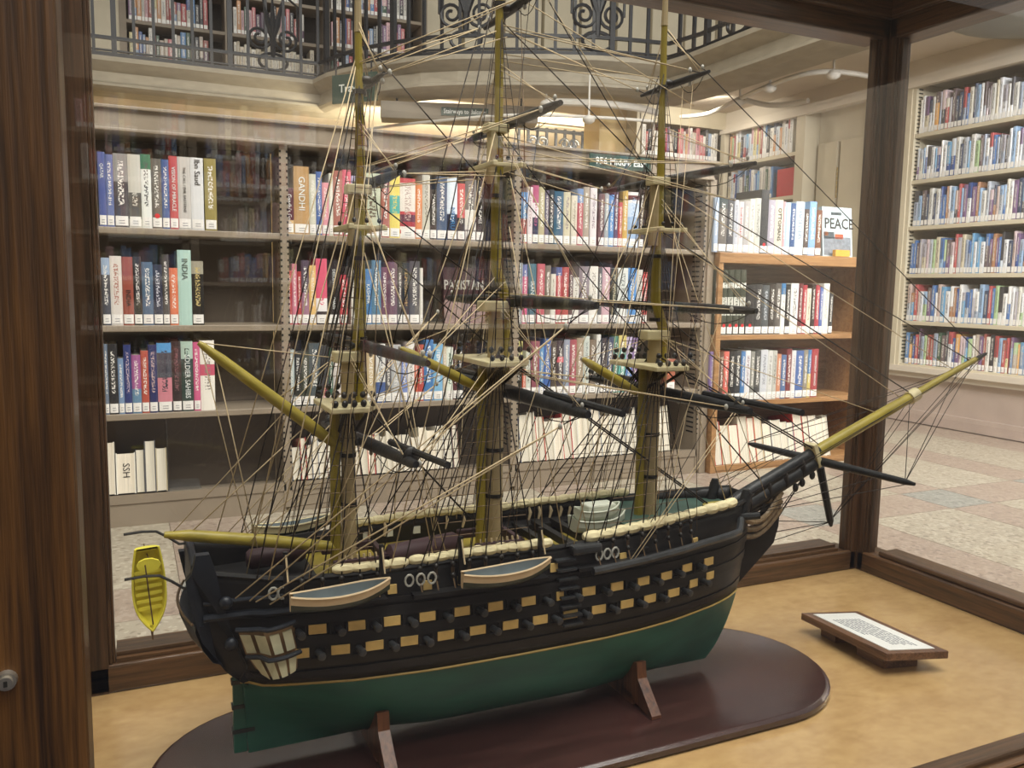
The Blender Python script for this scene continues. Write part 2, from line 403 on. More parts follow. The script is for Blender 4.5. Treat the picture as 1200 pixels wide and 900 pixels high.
struct(b.build('trim_7', M['cream']))
# the cream panelled door in its recess between the two wall bookcases
dr = struct(MB().box(XR + .14, XR + .2, 4.70, 5.43, -.52, 1.46).build('door_1', M['cream']))
bev(MB().box(XR + .10, XR + .14, 4.74, 5.16, -.45, 1.2).build('door_panel', M['cream'], dr), .006)
bev(MB().box(XR + .10, XR + .14, 5.19, 5.40, -.45, 1.2).build('door_panel', M['cream'], dr), .006)
b = MB()
for k in range(7): b.tube([(XR + .1, 5.175, .75 + .035 * k), (XR + .1, 5.175, .78 + .035 * k)], .006, 6)
b.build('hinge', M['strip'], dr, smooth=True)
# pier on the far side of the aisle and iron stair screen beyond
p0 = onY(697, 160, 6.7); p1 = onY(747, 160, 6.7)
struct(MB().box(p0.x, p1.x + .05, 6.62, 6.9, ZF, ZS).build('wall_pier', M['yellowwall']))

st = thing('stair_screen', 'dark iron stair screen with scrolls against the lit wall below the balcony', 'screen', (3.6, 7.6, ZF))
xa, xb = onY(608, 160, 7.6).x, onY(693, 160, 7.6).x
for k in range(9):
    x = xa + (xb - xa) * k / 8; MB().box(x - .012, x + .012, 7.59, 7.61, ZF, 1.56).build('bar', M['iron'], st)
for z in (ZF + .1, 1.52): MB().box(xa - .02, xb + .02, 7.585, 7.615, z, z + .03).build('rail', M['iron'], st)
for xc in (xa + (xb - xa) * .25, xa + (xb - xa) * .69):
    for sg_ in (-1, 1): MB().tube([(xc + sg_ * (.05 + (.06 - .045 * q / 14) * math.cos(q * .6)), 7.6, 1.42 + (.06 - .045 * q / 14) * math.sin(q * .6)) for q in range(15)], .012, 6).build('scroll', M['iron'], st, smooth=True)

# ------------------------------------------------------------------ iron balcony railing
rl = thing('balcony_railing', 'blue-black wrought iron balcony railing with scroll panels, upper floor of the library', 'railing', (1.6, 7.65, ZD))
rp = offs(plan, .06)
def arc(path):
    out = [0]
    for i in range(1, len(path)): out.append(out[-1] + (V(path[i]) - V(path[i - 1])).length)
    return out
AL = arc(rp)
def along(d):
    for i in range(1, len(rp)):
        if d <= AL[i] or i == len(rp) - 1:
            t = (d - AL[i - 1]) / max(1e-6, AL[i] - AL[i - 1]); a, c = V(rp[i - 1]), V(rp[i]); return a.lerp(c, t), (c - a).normalized()
def railbar(name, z, w, h):
    MB().sweep(rp, [(-w, z), (w, z), (w, z + h), (-w, z + h)]).build(name, M['iron'], rl)
railbar('base_rail', ZD, .035, .05); railbar('base_rail', ZD + .065, .014, .012); railbar('middle_rail', ZD + .155, .013, .026); railbar('top_rail', ZD + .98, .035, .04); railbar('upper_rail', ZD + .84, .013, .02)
d = AL[1] - 4.3; k = 0
scroll_at = []
while d < AL[-2] - 1.2:
    p, t = along(d)
    thick = .02 if k % 6 == 0 else .012
    n = V((-t.y, t.x)); tt = V((t.x, t.y, 0)) * thick; nn = V((n.x, n.y, 0)) * thick
    o = V((p.x, p.y, ZD + .02)) - tt - nn
    MB().obox(o, tt * 2, nn * 2, (0, 0, .97)).build('baluster', M['iron'], rl)
    d += .148; k += 1
def scroll(d, big=1.0):
    p, t = along(d); p3 = V((p.x, p.y, ZD)); t3 = V((t.x, t.y, 0)); z = V((0, 0, 1)); b = MB()
    for sgn in (-1, 1):                                   # a pair of volutes
        pts = []
        for q in range(26):
            a = q / 25 * 3.6 * math.pi; r = (.105 - .085 * q / 25) * big
            pts.append(p3 + t3 * sgn * (.115 * big + r * math.cos(a + math.pi) * 1.0) + z * (.33 * big + r * math.sin(a + math.pi)))
        b.tube(pts, .013, 6)
        b.tube([p3 + t3 * sgn * .21 * big + z * (.33 * big), p3 + t3 * sgn * .21 * big + z * .62 * big, p3 + t3 * sgn * .10 * big + z * .7 * big], .011, 6)
    pts = [p3 + t3 * .12 * big * math.cos(a * math.pi / 10) + z * (.135 + .07 * big * math.sin(a * math.pi / 10)) for a in range(21)]
    b.tube(pts, .014, 6)
    for a in (-.7, 0, .7):                                # fleur-de-lis leaves
        b.tube([p3 + z * .33 * big, p3 + z * .45 * big + t3 * math.sin(a) * .06, p3 + z * (.56 + .1 * math.cos(a)) * big + t3 * math.sin(a) * .12], [.025, .03, .008], 6)
    b.tube([p3 + z * .17 * big, p3 + z * .35 * big], [.02, .03], 6)
    b.build('scroll_ornament', M['iron'], rl, smooth=True)
def nearest_d(x, y):
    best = None
    q = onZ(x, y, ZD)
    for i in range(0, int(AL[-1] * 50)):
        p, t = along(i / 50.); e = (V((q.x, q.y)) - p).length
        if best is None or e < best[0]: best = (e, i / 50.)
    return best[1]
for px, py in ((322, 90), (545, 67), (703, 67), (858, 48)): scroll(nearest_d(px, py), 1.0)

# ------------------------------------------------------------------ books
CN = {'black': '#1c1a1a', 'charcoal': '#3c3c40', 'grey': '#77777a', 'silver grey': '#b0b0b0', 'white': '#dedcd8', 'cream': '#d6cdb0', 'tan': '#b4945c', 'brown': '#5c4038', 'rust': '#a04a30', 'red': '#b82a30',
      'pink': '#d46a88', 'mauve': '#846078', 'purple': '#5a3a70', 'navy': '#2a3156', 'blue': '#3a68b0', 'sky blue': '#6aa8d8', 'teal': '#3a6c74', 'pale green': '#a9cfc0', 'green': '#38523e', 'olive': '#8c8240', 'yellow': '#d8c040', 'orange': '#dc6c30'}
def cname(h):
    c = [int(h[i:i + 2], 16) for i in (1, 3, 5)]
    return min(CN, key=lambda k: sum((a - int(CN[k][i:i + 2], 16)) ** 2 for a, i in zip(c, (1, 3, 5))))
ORD = 'first second third fourth fifth sixth seventh eighth ninth tenth eleventh twelfth thirteenth fourteenth fifteenth sixteenth seventeenth eighteenth nineteenth twentieth twenty-first twenty-second twenty-third twenty-fourth twenty-fifth twenty-sixth twenty-seventh twenty-eighth twenty-ninth thirtieth'.split()
def colored(mb, name, parent, origin, cols, uvs, mat=None, label=None):
    """cols: per face (base, title); uvs: per face list of uv"""
    o = mb.build(name, mat or M['book'], parent, origin=origin, normals=False)
    me = o.data
    ca = me.color_attributes.new('Col', 'FLOAT_COLOR', 'CORNER'); ta = me.color_attributes.new('Ttl', 'FLOAT_COLOR', 'CORNER'); uv = me.uv_layers.new(name='UVMap')
    A = []; B = []; U = []
    for fi, p in enumerate(me.polygons):
        c, t = cols[fi]
        for k in range(p.loop_total):
            A += c; B += t; u = uvs[fi]
            U += u[k % len(u)] if u else (0.05, .05)
    ca.data.foreach_set('color', A); ta.data.foreach_set('color', B); uv.data.foreach_set('uv', U)
    return o
def soft(c):
    g = .3 * c[0] + .55 * c[1] + .15 * c[2]; return tuple(.80 * x + .20 * g for x in c[:3]) + (1,)
def spine_shape(mb, o, a, dv, up, w, h, dep, cols, uvs, c, t, bands=()):
    """hard cover: two boards and a slightly rounded spine; a across, dv into the shelf"""
    th = min(.003, w * .12); off = random.randint(0, 400)
    c = soft(c); t = soft(t); bands = [(z, k) for z, k in bands]
    def face(ps, cc, uv=None):
        mb.add(ps, [tuple(range(len(ps)))]); cols.append((cc, t if uv else cc)); uvs.append(uv)
    # spine: split in height where the jacket changes colour
    lv = [(0, c)] + [(z, soft(lin(k))) for z, k in bands]; lv = [(z, k) for z, k in lv]
    for i, (z0, k) in enumerate(lv):
        z1 = lv[i + 1][0] if i + 1 < len(lv) else 1
        pr = [(0, .004), (w * .2, .0008), (w * .5, 0), (w * .8, .0008), (w, .004)]
        for (x0, d0), (x1, d1) in zip(pr[:-1], pr[1:]):
            q = [o + a * x0 + dv * d0 + up * h * z0, o + a * x1 + dv * d1 + up * h * z0, o + a * x1 + dv * d1 + up * h * z1, o + a * x0 + dv * d0 + up * h * z1]
            face(q, k, [(off + x0 / w * .999, z0), (off + x1 / w * .999, z0), (off + x1 / w * .999, z1), (off + x0 / w * .999, z1)])
    cc = lv[-1][1]
    for x in (0, w - th):                                  # boards
        p = o + a * x + dv * .004
        A, D, U = a * th, dv * (dep - .004), up * h
        for q in ((p, p + D, p + D + U, p + U), (p + A, p + A + U, p + A + D + U, p + A + D), (p + U, p + U + D, p + U + D + A, p + U + A), (p, p + A, p + A + D, p + D), (p + D, p + D + A, p + D + A + U, p + D + U)):
            face(list(q), cc)
    p = o + dv * .004
    face([p + up * h, p + a * w + up * h, p + a * w + up * h + dv * .003, p + up * h + dv * .003], cc)
    face([p, p + dv * .003, p + dv * .003 + a * w, p + a * w], cc)
def book(o, a, dv, w, h, dep, color, label, group, title=None, tcol='#e8e4dc', bands=(), sticker=True, lean=0, stick_h=.034, dot=False, noise=True, tz=.55, tsize=None):
    o, a, dv, up = V(o), V(a), V(dv), V((0, 0, 1))
    if lean: R_ = Matrix.Rotation(lean, 3, dv); a = R_ @ a; up = R_ @ up
    mb = MB(); cols = []; uvs = []; c = lin(color); t = lin(tcol) if (noise and not title) else c
    spine_shape(mb, o, a, dv, up, w, h, dep, cols, uvs, c, t, bands)
    r = colored(mb, 'book', None, o, cols, uvs); tag(r, label, 'book', group)
    th = min(.003, w * .12)
    MB().obox(o + a * th + dv * .005 + up * .003, a * (w - 2 * th), dv * (dep - .009), up * (h - .006)).build('page_block', M['pages'], r)
    if sticker:
        mb = MB(); pr = [(w * .06, .0022), (w * .25, -.0002), (w * .5, -.0010), (w * .75, -.0002), (w * .94, .0022)]
        mb.grid([[o + a * x + dv * (d_ - .0006) + up * z for x, d_ in pr] for z in (.006, .006 + stick_h)])
        st_ = mb.build('call_number_sticker', M['sticker'], r)
        mb = MB()
        for q in range(2): mb.obox(o + a * w * .3 + dv * -.0022 + up * (.014 + .009 * q), a * w * .4, dv * .0004, up * .0018)
        mb.build('call_number', M['printink'], st_)
    if dot:
        mb = MB(); ce = o + a * w * .5 - dv * .0024 + up * (.012 + stick_h)
        mb.prism([ce + a * .009 * math.cos(k * .6283) + up * .009 * math.sin(k * .6283) for k in range(10)], dv * .0006); mb.build('red_dot', M['red'], r)
    if title:
        sz = tsize or min(w * .62, .03)
        mt = M['white'] if lin(tcol)[0] > .3 else M['dark']
        if tcol not in ('#e8e4dc', '#2a2522'):
            key = 'ink_' + tcol
            if key not in M: M[key] = plain('jacket_ink', tcol, .5, 0)
            mt = M[key]
        text('title', title, sz, o + a * w * .5 - dv * .0016 + up * h * tz, -up, a, mt, r, .0004, fit=h * .62)
    return r
def pagebook(o, a, dv, w, h, dep, color, label, group, tip=.22, white=True):
    """a book stored spine in: its page edges face the room, leaning back on the sloping bottom shelf"""
    o, a, dv = V(o), V(a), V(dv); R_ = Matrix.Rotation(-tip, 3, a); up = R_ @ V((0, 0, 1)); dv = R_ @ dv
    if dv.dot(V(dv)) < 0: dv = -dv
    th = max(.0022, min(.0035, w * .1)); mb = MB()
    mb.obox(o, a * th, dv * dep, up * h); mb.obox(o + a * (w - th), a * th, dv * dep, up * h); mb.obox(o + dv * (dep - .004), a * w, dv * .004, up * h)
    c = lin(color); r = colored(mb, 'book', None, o, [(c, c)] * len(mb.f), [None] * len(mb.f)); tag(r, label, 'book', group)
    q = MB(); n = 5; rows = []
    for z in (.003, h - .003):
        rows.append([o + a * (th + (w - 2 * th) * i / (n - 1)) + dv * (.003 + .004 * math.sin(math.pi * i / (n - 1))) + up * z for i in range(n)])
    q.grid(rows)
    q.obox(o + a * th + dv * .007 + up * .003, a * (w - 2 * th), dv * (dep - .012), up * (h - .006))
    q.build('page_block', M['pagesw' if white else 'pages'], r)
    return r
AX, AY = V((1, 0, 0)), V((0, 1, 0))
def row_of_books(data, zs, Yf, dep, where, group, base_y):
    prev = -99; out = []; n = 0
    for e in data:
        x0, x1, yt, col = e[:4]; kw = dict(e[4]) if len(e) > 4 else {}
        X0 = onY(x0, base_y((x0 + x1) / 2), Yf).x; X1 = onY(x1, base_y((x0 + x1) / 2), Yf).x
        X0 = max(X0, prev + .0006); X1 = max(X1 - .0006, X0 + .009); prev = X1
        hh = max(.12, onY((x0 + x1) / 2, yt, Yf).z - zs)
        w = X1 - X0
        size = 'slim' if w < .022 else ('thick' if w > .045 else '')
        ti = kw.get('title')
        lab = ' '.join((('' if ti else size) + ' ' + cname(col) + ' ' + (('book titled ' + ti.title().replace('/ ', '')) if ti else 'book') + ', ' + ORD[n] + ' from left, ' + where).split())
        out.append(book((X0, Yf, zs), AX, AY, w, hh, min(dep, hh * .72), col, lab, group, **kw)); n += 1
    return out
def pages_row(data, zs, Yf, where, group, byfun):
    prev = -99; n = 0
    for x0, x1, yt, col in data:
        xm = (x0 + x1) / 2
        X0 = max(onY(x0, byfun(xm), Yf).x, prev + .0006); X1 = max(onY(x1, byfun(xm), Yf).x - .0006, X0 + .01); prev = X1
        hh = max(.12, (onY(xm, yt, Yf + .03).z - zs) / .97)
        lab = f"{cname(col)} book, page edges outward, {ORD[n]} from left, {where}"
        r = pagebook((X0, Yf, zs), AX, AY, X1 - X0, hh, .19, col, lab, group, white=random.random() < .7); n += 1
        yield r

# ------------------------------------------------------------------ grey metal bookcase across the aisle
ZSH = [.193, -.164, -.494]                                # shelf tops
Z_T, Z_H = .533, .606
X0A = -.95; UPR = [-.43, .57, 1.574, 2.60]
bc = thing('metal_bookcase', 'long beige metal bookcase with three bays and perforated uprights behind the ship case', 'bookcase', (1.1, YA + .14, ZF))
for i, x in enumerate(UPR):
    w = .016
    b = MB().box(x - w, x + w, YA, YA + .03, ZF + .02, Z_T).box(x - .006, x + .006, YA + .03, YA + .27, ZF + .02, Z_T)
    u = b.build('upright', M['metal'], bc)
    s_ = MB(); z = ZF + .2
    while z < Z_T - .02:
        for sx in (-1, 1): s_.box(x + sx * (w - .003) - .0035, x + sx * (w - .003) + .0035, YA - .0012, YA + .002, z, z + .008)
        s_.box(x - .0072, x - .006, YA + .04, YA + .10, z, z + .008)
        z += .0245
    tag(s_.build('slot_row', M['slot'], u), kind='stuff')
for i in range(3):
    xa, xb = UPR[i] + .008, UPR[i + 1] - .008
    for z in ZSH:
        bev(MB().box(xa, xb, YA + .004, YA + .26, z - .024, z).build('shelf', M['metal'], bc), .003)
    MB().box(xa, xb, YA + .262, YA + .27, ZF + .05, Z_T).build('back_panel', M['metalback'], bc)
    # sloping bottom shelf with a kick plate
    MB().hexa([(xa, YA + .0, -.835), (xb, YA + .0, -.835), (xb, YA + .26, -.87), (xa, YA + .26, -.87), (xa, YA + .0, -.80), (xb, YA + .0, -.80), (xb, YA + .26, -.845), (xa, YA + .26, -.845)]).build('bottom_shelf', M['metal'], bc)
    MB().box(xa, xb, YA + .005, YA + .02, ZF, -.83).build('kick_plate', M['metal'], bc)
b = MB().box(UPR[0] - .02, UPR[3] + .02, YA - .012, YA + .27, Z_T, Z_H).box(UPR[0] - .03, UPR[3] + .03, YA - .028, YA + .28, Z_H, Z_H + .012).box(UPR[0] - .02, UPR[3] + .02, YA - .02, YA, Z_T - .004, Z_T + .008)
bev(b.build('header', M['metal'], bc), .003)
b = MB().box(UPR[3] + .002, UPR[3] + .04, YA - .01, YA + .27, ZF, Z_T)
bev(b.build('end_panel', M['metal'], bc), .003)

def T(t, tc='#e8e4dc', **k): return dict(title=t, tcol=tc, **k)
Y1 = lambda x: 267.5 + .034 * (x - 120); Y2 = lambda x: 381 - .005 * (x - 120); Y3 = lambda x: 487.5 - .0463 * (x - 120)
YB = YA + .012
LB, MBY, RB = 'metal bookcase left bay', 'metal bookcase middle bay', 'metal bookcase right bay'
GA = 'books in the metal bookcase'
DK = '#2a2522'
A11 = [(117, 126, 178, '#4a5a9e', T('QATAR', tz=.75)), (126, 135, 181, '#5a6ea8'), (135, 152, 180, '#4a4448', dict(bands=((.62, '#8d8a88'),))), (152, 167, 181, '#c9c4b8', dict(bands=((.12, '#55524e'), (.48, '#c9c4b8')), noise=False)),
       (167, 179, 181, '#e4e7e2', dict(bands=((.8, '#2f7a58'),), tcol='#5a5a5a')), (179, 191, 186, '#6b645c', dict(dot=True)), (191, 200, 187, '#3f5f9c'), (200, 210, 183, '#c43c3c', T('VISION OF MIRACLE')),
       (210, 225, 184, '#c4bfba', T('THE CALL / EVIL EASTERNS', DK)), (225, 240, 185, '#d9dadd', T('Ibn Saud', DK, tz=.8)), (241, 255, 186, '#9a8a3e')]
A12 = [(121, 131, 302, '#4a4a52', dict(bands=((.75, '#8fa8c8'),))), (131, 145, 300, '#d8d0c8', dict(tcol='#b07060')), (143, 158, 301, '#9c4430', T('INDIA', DK, tz=.4)), (157, 168, 301, '#222028', dict(tcol='#d8d4d0')), (168, 181, 307, '#4a6a88'), (180, 192, 310, '#2c3048', dict(tcol='#c8c8d4')),
       (192, 200, 298, '#4c4844'), (200, 210, 314, '#e06a30'), (208, 226, 293, '#a9cfc4', T('INDIA', '#4a5a58', tz=.75, sticker=False)), (226, 240, 306, '#1d1a18', dict(tcol='#c8b060', bands=((.16, '#1d1a18'), (.8, '#a09a84'))))]
A13 = [(124, 129, 403, '#6a7a90'), (129, 140, 403, '#2c2c30'), (140, 147, 420, '#6f8fb8'), (147, 156, 404, '#2b3a78', dict(tcol='#c0a8b8')), (156, 167, 416, '#5a86a8', dict(bands=((.42, '#a04a90'),))), (167, 176, 411, '#b8442c'),
       (176, 186, 404, '#2a2f66', dict(tcol='#c8a8a0')), (186, 203, 402, '#3a3c48', dict(bands=((.15, '#d07888'), (.5, '#4a4c58'), (.86, '#3f98d8')), noise=False)), (202, 214, 400, '#3a2c2c', dict(tcol='#8a5a60')), (213, 228, 400, '#31453f', T('SOLDIER SAHIBS', bands=((.75, '#a8c4b4'),), tz=.5)), (226, 236, 401, '#d44a86'), (235, 253, 399, '#ece6da', dict(bands=((.5, '#d0486a'), (.66, '#ece6da')), tcol='#8a8078', sticker=False))]
row_of_books(A11, ZSH[0], YB, .2, 'top shelf, ' + LB, GA, Y1)
row_of_books(A12, ZSH[1], YB, .2, 'second shelf, ' + LB, GA, Y2)
row_of_books(A13, ZSH[2], YB, .2, 'third shelf, ' + LB, GA, Y3)
A21 = [(334, 345, 220, '#5a2434', T("Gandhi's God", bands=((0, '#d8b070'), (.3, '#5a2434')))), (345, 363, 195, '#b98d4c', T('GANDHI', tz=.6, tsize=.034)), (363, 371, 204, '#c8c8b4'), (371, 378, 201, '#4a6cb0'), (378, 386, 214, '#e08a9a'), (386, 391, 203, '#d9dccc'), (391, 402, 200, '#b06a5c'), (402, 412, 199, '#e0506e'), (412, 419, 206, '#b0a8d0'),
       (427, 447, 203, '#bcc4a8', dict(tcol='#6a5a4a')), (447, 457, 203, '#b0604c'), (457, 469, 203, '#e6cf2e', dict(bands=((.38, '#3ab0a8'), (.66, '#e6cf2e')), noise=False)), (469, 487, 209, '#e8ded4', dict(bands=((.08, '#c83a44'), (.14, '#e8ded4'), (.2, '#b02838'), (.28, '#6a3048'), (.4, '#c83a44'), (.45, '#e8ded4'), (.92, '#c83a44')), tcol='#c0a8a0')), (487, 495, 215, '#e08030'), (495, 504, 205, '#c8c4b4', dict(tcol='#8a8474')),
       (504, 512, 222, '#3a3430'), (512, 524, 207, '#4a5f80'), (524, 536, 208, '#dfe8f4', T('NEHRU', '#3f80b8', tz=.35, bands=((0, '#2c3450'), (.42, '#d4e2f2')))), (536, 545, 215, '#d04a50', dict(bands=((0, '#38343c'), (.4, '#d04a50')))), (545, 558, 209, '#8a8480', dict(bands=((.18, '#d8d4cc'), (.5, '#7a7470')))), (558, 567, 212, '#2a2624')]
A22 = [(335, 343, 317, '#b8202c'), (343, 349, 309, '#d0708a'), (349, 354, 318, '#b01c28'), (354, 363, 305, '#9c6a84', dict(bands=((.5, '#57465a'),))), (363, 371, 311, '#e2b458'), (371, 384, 303, '#e0446e', dict(bands=((0, '#3a3036'), (.2, '#e8e4e4'), (.4, '#e0446e')), noise=False)), (384, 399, 305, '#2a2426', T('DESCENT INTO CHAOS')), (399, 408, 322, '#c02838'), (412, 420, 312, '#d8d4c8', dict(tcol='#908878')), (420, 427, 309, '#8c3048'),
       (427, 436, 315, '#2f7ab8', T('KASHMIR')), (436, 447, 305, '#4f80a0'), (447, 455, 313, '#6a3a58'), (455, 466, 307, '#6a4a60'), (466, 472, 313, '#4a4448'), (472, 480, 308, '#26303c', dict(tcol='#b09050')), (480, 492, 306, '#57545a'), (492, 496, 314, '#d8d4cc')]
A23 = [(338, 346, 410, '#a8b8b8'), (346, 354, 413, '#2c302e'), (354, 363, 413, '#3a4238'), (363, 376, 402, '#48545a'), (376, 386, 405, '#3a3e46', T('Pakistan', '#d85a70', tz=.2)), (386, 391, 408, '#2f5a48'), (391, 402, 412, '#c8c0bc'), (402, 411, 408, '#3a3230'), (411, 420, 404, '#8c8478'), (430, 440, 403, '#c0a878'), (441, 452, 403, '#d8d8d4', dict(bands=((0, '#3a5a98'), (.35, '#d8d8d4')), tcol='#6a6a70')), (452, 459, 405, '#58585e'), (459, 470, 404, '#b0b4b8'), (470, 478, 406, '#7088c8'), (478, 486, 401, '#e0dcd8', dict(tcol='#6a6a6a')), (486, 490, 421, '#d85a28'), (490, 497, 404, '#b83a30'), (497, 508, 398, '#2f76b8', dict(tcol='#d8e4f0')), (508, 519, 403, '#6ab0dc'), (519, 523, 406, '#c8b8a0'), (523, 531, 407, '#d8e0d4', dict(tcol='#3a6a50')), (531, 536, 404, '#5a2a30'), (536, 543, 405, '#22303e')]
row_of_books(A21, ZSH[0], YB, .2, 'top shelf, ' + MBY, GA, Y1)
row_of_books(A22, ZSH[1], YB, .2, 'second shelf, ' + MBY, GA, Y2)
row_of_books(A23, ZSH[2], YB, .2, 'third shelf, ' + MBY, GA, Y3)
A31 = [(604, 611, 228, '#2c4058'), (611, 618, 225, '#3f90d0', dict(bands=((0, '#b84a44'), (.48, '#3f90d0')))), (618, 624, 219, '#d8ccd0', dict(tcol='#a08088')), (624, 631, 217, '#b8507e', dict(bands=((0, '#2a3258'), (.45, '#e0dce0'), (.7, '#b8507e')), noise=False)), (631, 638, 219, '#b4ac84'), (638, 643, 223, '#6a6078'), (643, 649, 222, '#3a4048'), (649, 660, 224, '#30607e'), (660, 668, 225, '#c8c0a0', dict(tcol='#7a6a80')), (669, 676, 229, '#d0c8b4', dict(tcol='#8a8070')), (676, 683, 221, '#b8485a', dict(bands=((.75, '#7090c0'),))), (683, 690, 219, '#a89c8c'), (691, 699, 220, '#d8d0d4', dict(tcol='#8a7a88')), (701, 708, 227, '#6a4a50'), (708, 713, 226, '#a0a8b0'), (713, 719, 228, '#3f88cc'), (719, 724, 221, '#604868'), (724, 729, 237, '#b83030'), (729, 735, 223, '#c8a030'), (735, 748, 225, '#8cacd4', dict(bands=((.55, '#b8cce4'), (.8, '#d8d4d4'), (.86, '#6a3038'), (.94, '#d8d4d4')), noise=False)), (748, 754, 222, '#4a3a38')]
A32 = [(605, 612, 308, '#b8c4c8', dict(tcol='#6a7a80')), (612, 618, 310, '#c84a7a', dict(bands=((.8, '#5a6aa8'),))), (618, 628, 309, '#3a6878', T('IRAN', tz=.6)), (629, 638, 309, '#c05060'), (638, 645, 311, '#7a6c60'), (645, 651, 321, '#d0ccc0', dict(tcol='#8a8478')), (651, 658, 313, '#b83a48', dict(bands=((.85, '#4a5a98'),))), (658, 666, 313, '#b04040'), (666, 671, 316, '#5a3a40'), (671, 678, 325, '#d8d4cc', dict(tcol='#8a8478')), (678, 690, 312, '#8a7c84'), (690, 700, 312, '#dcd8d0', dict(tcol='#9a948a')), (700, 705, 314, '#5a5c60'), (705, 714, 313, '#c8a0ac'), (715, 723, 315, '#3a3c34', dict(tcol='#b8b8a0')), (723, 735, 314, '#d0d4d0', dict(tcol='#7a8080')), (735, 745, 314, '#3f8ad0'), (745, 752, 316, '#c8c4bc', dict(tcol='#8a8478')), (752, 758, 319, '#c84848')]
A33 = [(604, 612, 400, '#2a3028', dict(bands=((.7, '#c8c060'),))), (612, 616, 433, '#d85a30'), (616, 622, 412, '#c8ccc0', dict(tcol='#6a6a60')), (622, 632, 400, '#904858'), (632, 637, 406, '#5a94c8'), (637, 645, 397, '#3a66b0'), (645, 652, 400, '#50443c'), (652, 660, 399, '#4a4048', dict(bands=((.6, '#d84a60'), (.7, '#4a4048')))), (660, 667, 398, '#8894a8'), (667, 675, 398, '#a84a58'), (675, 683, 396, '#a08c74'), (683, 690, 394, '#c0c8c0', dict(tcol='#7a8a8a')), (690, 698, 398, '#7a6a5a'), (698, 703, 392, '#d8d8d4', dict(tcol='#6a6a6a')), (703, 710, 396, '#3a3438'), (710, 718, 395, '#3a4868'), (718, 724, 394, '#4a8878'), (724, 733, 393, '#5ab0a8', dict(bands=((.78, '#d8c460'),))), (733, 740, 395, '#4a7cc0', dict(bands=((.5, '#b8a8d0'),))), (740, 746, 396, '#8a70a0'), (781, 791, 421, '#a8583c', dict(noise=False))]
row_of_books(A31, ZSH[0], YB, .2, 'top shelf, ' + RB, GA, Y1)
row_of_books(A32, ZSH[1], YB, .2, 'second shelf, ' + RB, GA, Y2)
row_of_books(A33, ZSH[2], YB, .2, 'third shelf, ' + RB, GA, Y3)
# bottom shelf: page edges outward
def auto_pages(x0, x1, yt0, yt1, cols):
    out = []; x = x0
    while x < x1 - 4:
        w = random.uniform(6.5, 11.5); f = (x - x0) / (x1 - x0)
        out.append((x, min(x + w, x1), yt0 + (yt1 - yt0) * f + random.uniform(-5, 7), random.choice(cols))); x += w
    return out
PC = ['#d8d2c4', '#c9c0ac', '#4a4a50', '#b03a34', '#c8b088', '#e0dcd4', '#8a8f98', '#d4cebc', '#705048']
YPg = lambda x: 580 - .0375 * (x - 145)
A14 = [(122, 136, 519, '#d8d2c4'), (137, 160, 531, '#e4e0d4'), (158, 171, 527, '#4a4a50'), (168, 184, 517, '#55565c'), (183, 197, 525, '#b0a488')]
pl = list(pages_row(A14, -.797, YA + .004, 'bottom shelf, ' + LB, GA, YPg))
q = V(ORG[pl[1].name]); R_ = Matrix.Rotation(-.22, 3, AX); u_ = R_ @ V((0, 0, 1)); d_ = R_ @ AY
text('handwriting', 'SSH', .034, q + AX * .034 + u_ * .088 + d_ * .0052, -u_, AX, M['dark'], pl[1], .0003)
list(pages_row(auto_pages(343, 410, 517, 513, PC) + auto_pages(415, 539, 512, 500, PC), -.797, YA + .004, 'bottom shelf, ' + MBY, GA, YPg))
list(pages_row([(603, 611, 490, '#2a3454')] + auto_pages(611, 748, 489, 480, PC) + auto_pages(768, 786, 480, 478, PC), -.797, YA + .004, 'bottom shelf, ' + RB, GA, YPg))
# clear acrylic book end
e = onY(197, 570, YA + .02)
tag(MB().box(e.x, e.x + .004, YA + .01, YA + .2, -.80, -.53).box(e.x, e.x + .12, YA + .01, YA + .2, -.802, -.798).build('book_end', M['acrylic'], None, origin=(e.x, YA + .1, -.8)), 'clear acrylic book end on the bottom shelf beside the book marked SSH', 'book end')
# face-out books
def faceout(name, cx0, cx1, ytop, ybot, Yp, col, bands, texts, label, group, tilt=.12, ontop=0):
    a = onY(cx0, ybot, Yp); c = onY(cx1, ybot, Yp); zt = onY((cx0 + cx1) / 2, ytop, Yp).z; z0 = ontop; h = zt - z0; w = c.x - a.x
    R_ = Matrix.Rotation(-tilt, 3, AX); up = R_ @ V((0, 0, 1)); dv = R_ @ AY
    o = V((a.x, Yp, z0)); mb = MB(); mb.obox(o, AX * w, dv * .003, up * h).obox(o + dv * .02, AX * w, dv * .003, up * h).obox(o, AX * .003, dv * .02, up * h)
    c_ = lin(col); r = colored(mb, name, None, o, [(c_, c_)] * len(mb.f), [None] * len(mb.f)); tag(r, label, 'book', group)
    MB().obox(o + AX * .003 + dv * .003 + up * .003, AX * (w - .006), dv * .017, up * (h - .006)).build('page_block', M['pagesw'], r)
    for (x0, x1, z0_, z1, k) in bands:
        if k not in M: M[k] = plain('jacket_print', k, .35, .25, 60)
        MB().obox(o + AX * w * x0 - dv * .0008 + up * h * z0_, AX * w * (x1 - x0), dv * .0008, up * h * (z1 - z0_)).build('cover_print', M[k], r)
    for (s, x, z, sz, mt) in texts: text('cover_title', s, sz * h, o + AX * w * x - dv * .0012 + up * h * z, AX, up, mt, r, .0004, fit=w * .95, bold=.01)
    return r
faceout('book', 521, 569, 313, 376, YA + .05, '#3a2226', [(0, 1, 0, .42, '#8a7470'), (0, 1, .42, .5, '#5a3c3c')], [('PAKISTAN', .5, .68, .24, M['block'])], 'dark brown book titled Pakistan displayed face out, second shelf, middle bay', GA, .12, ZSH[1])

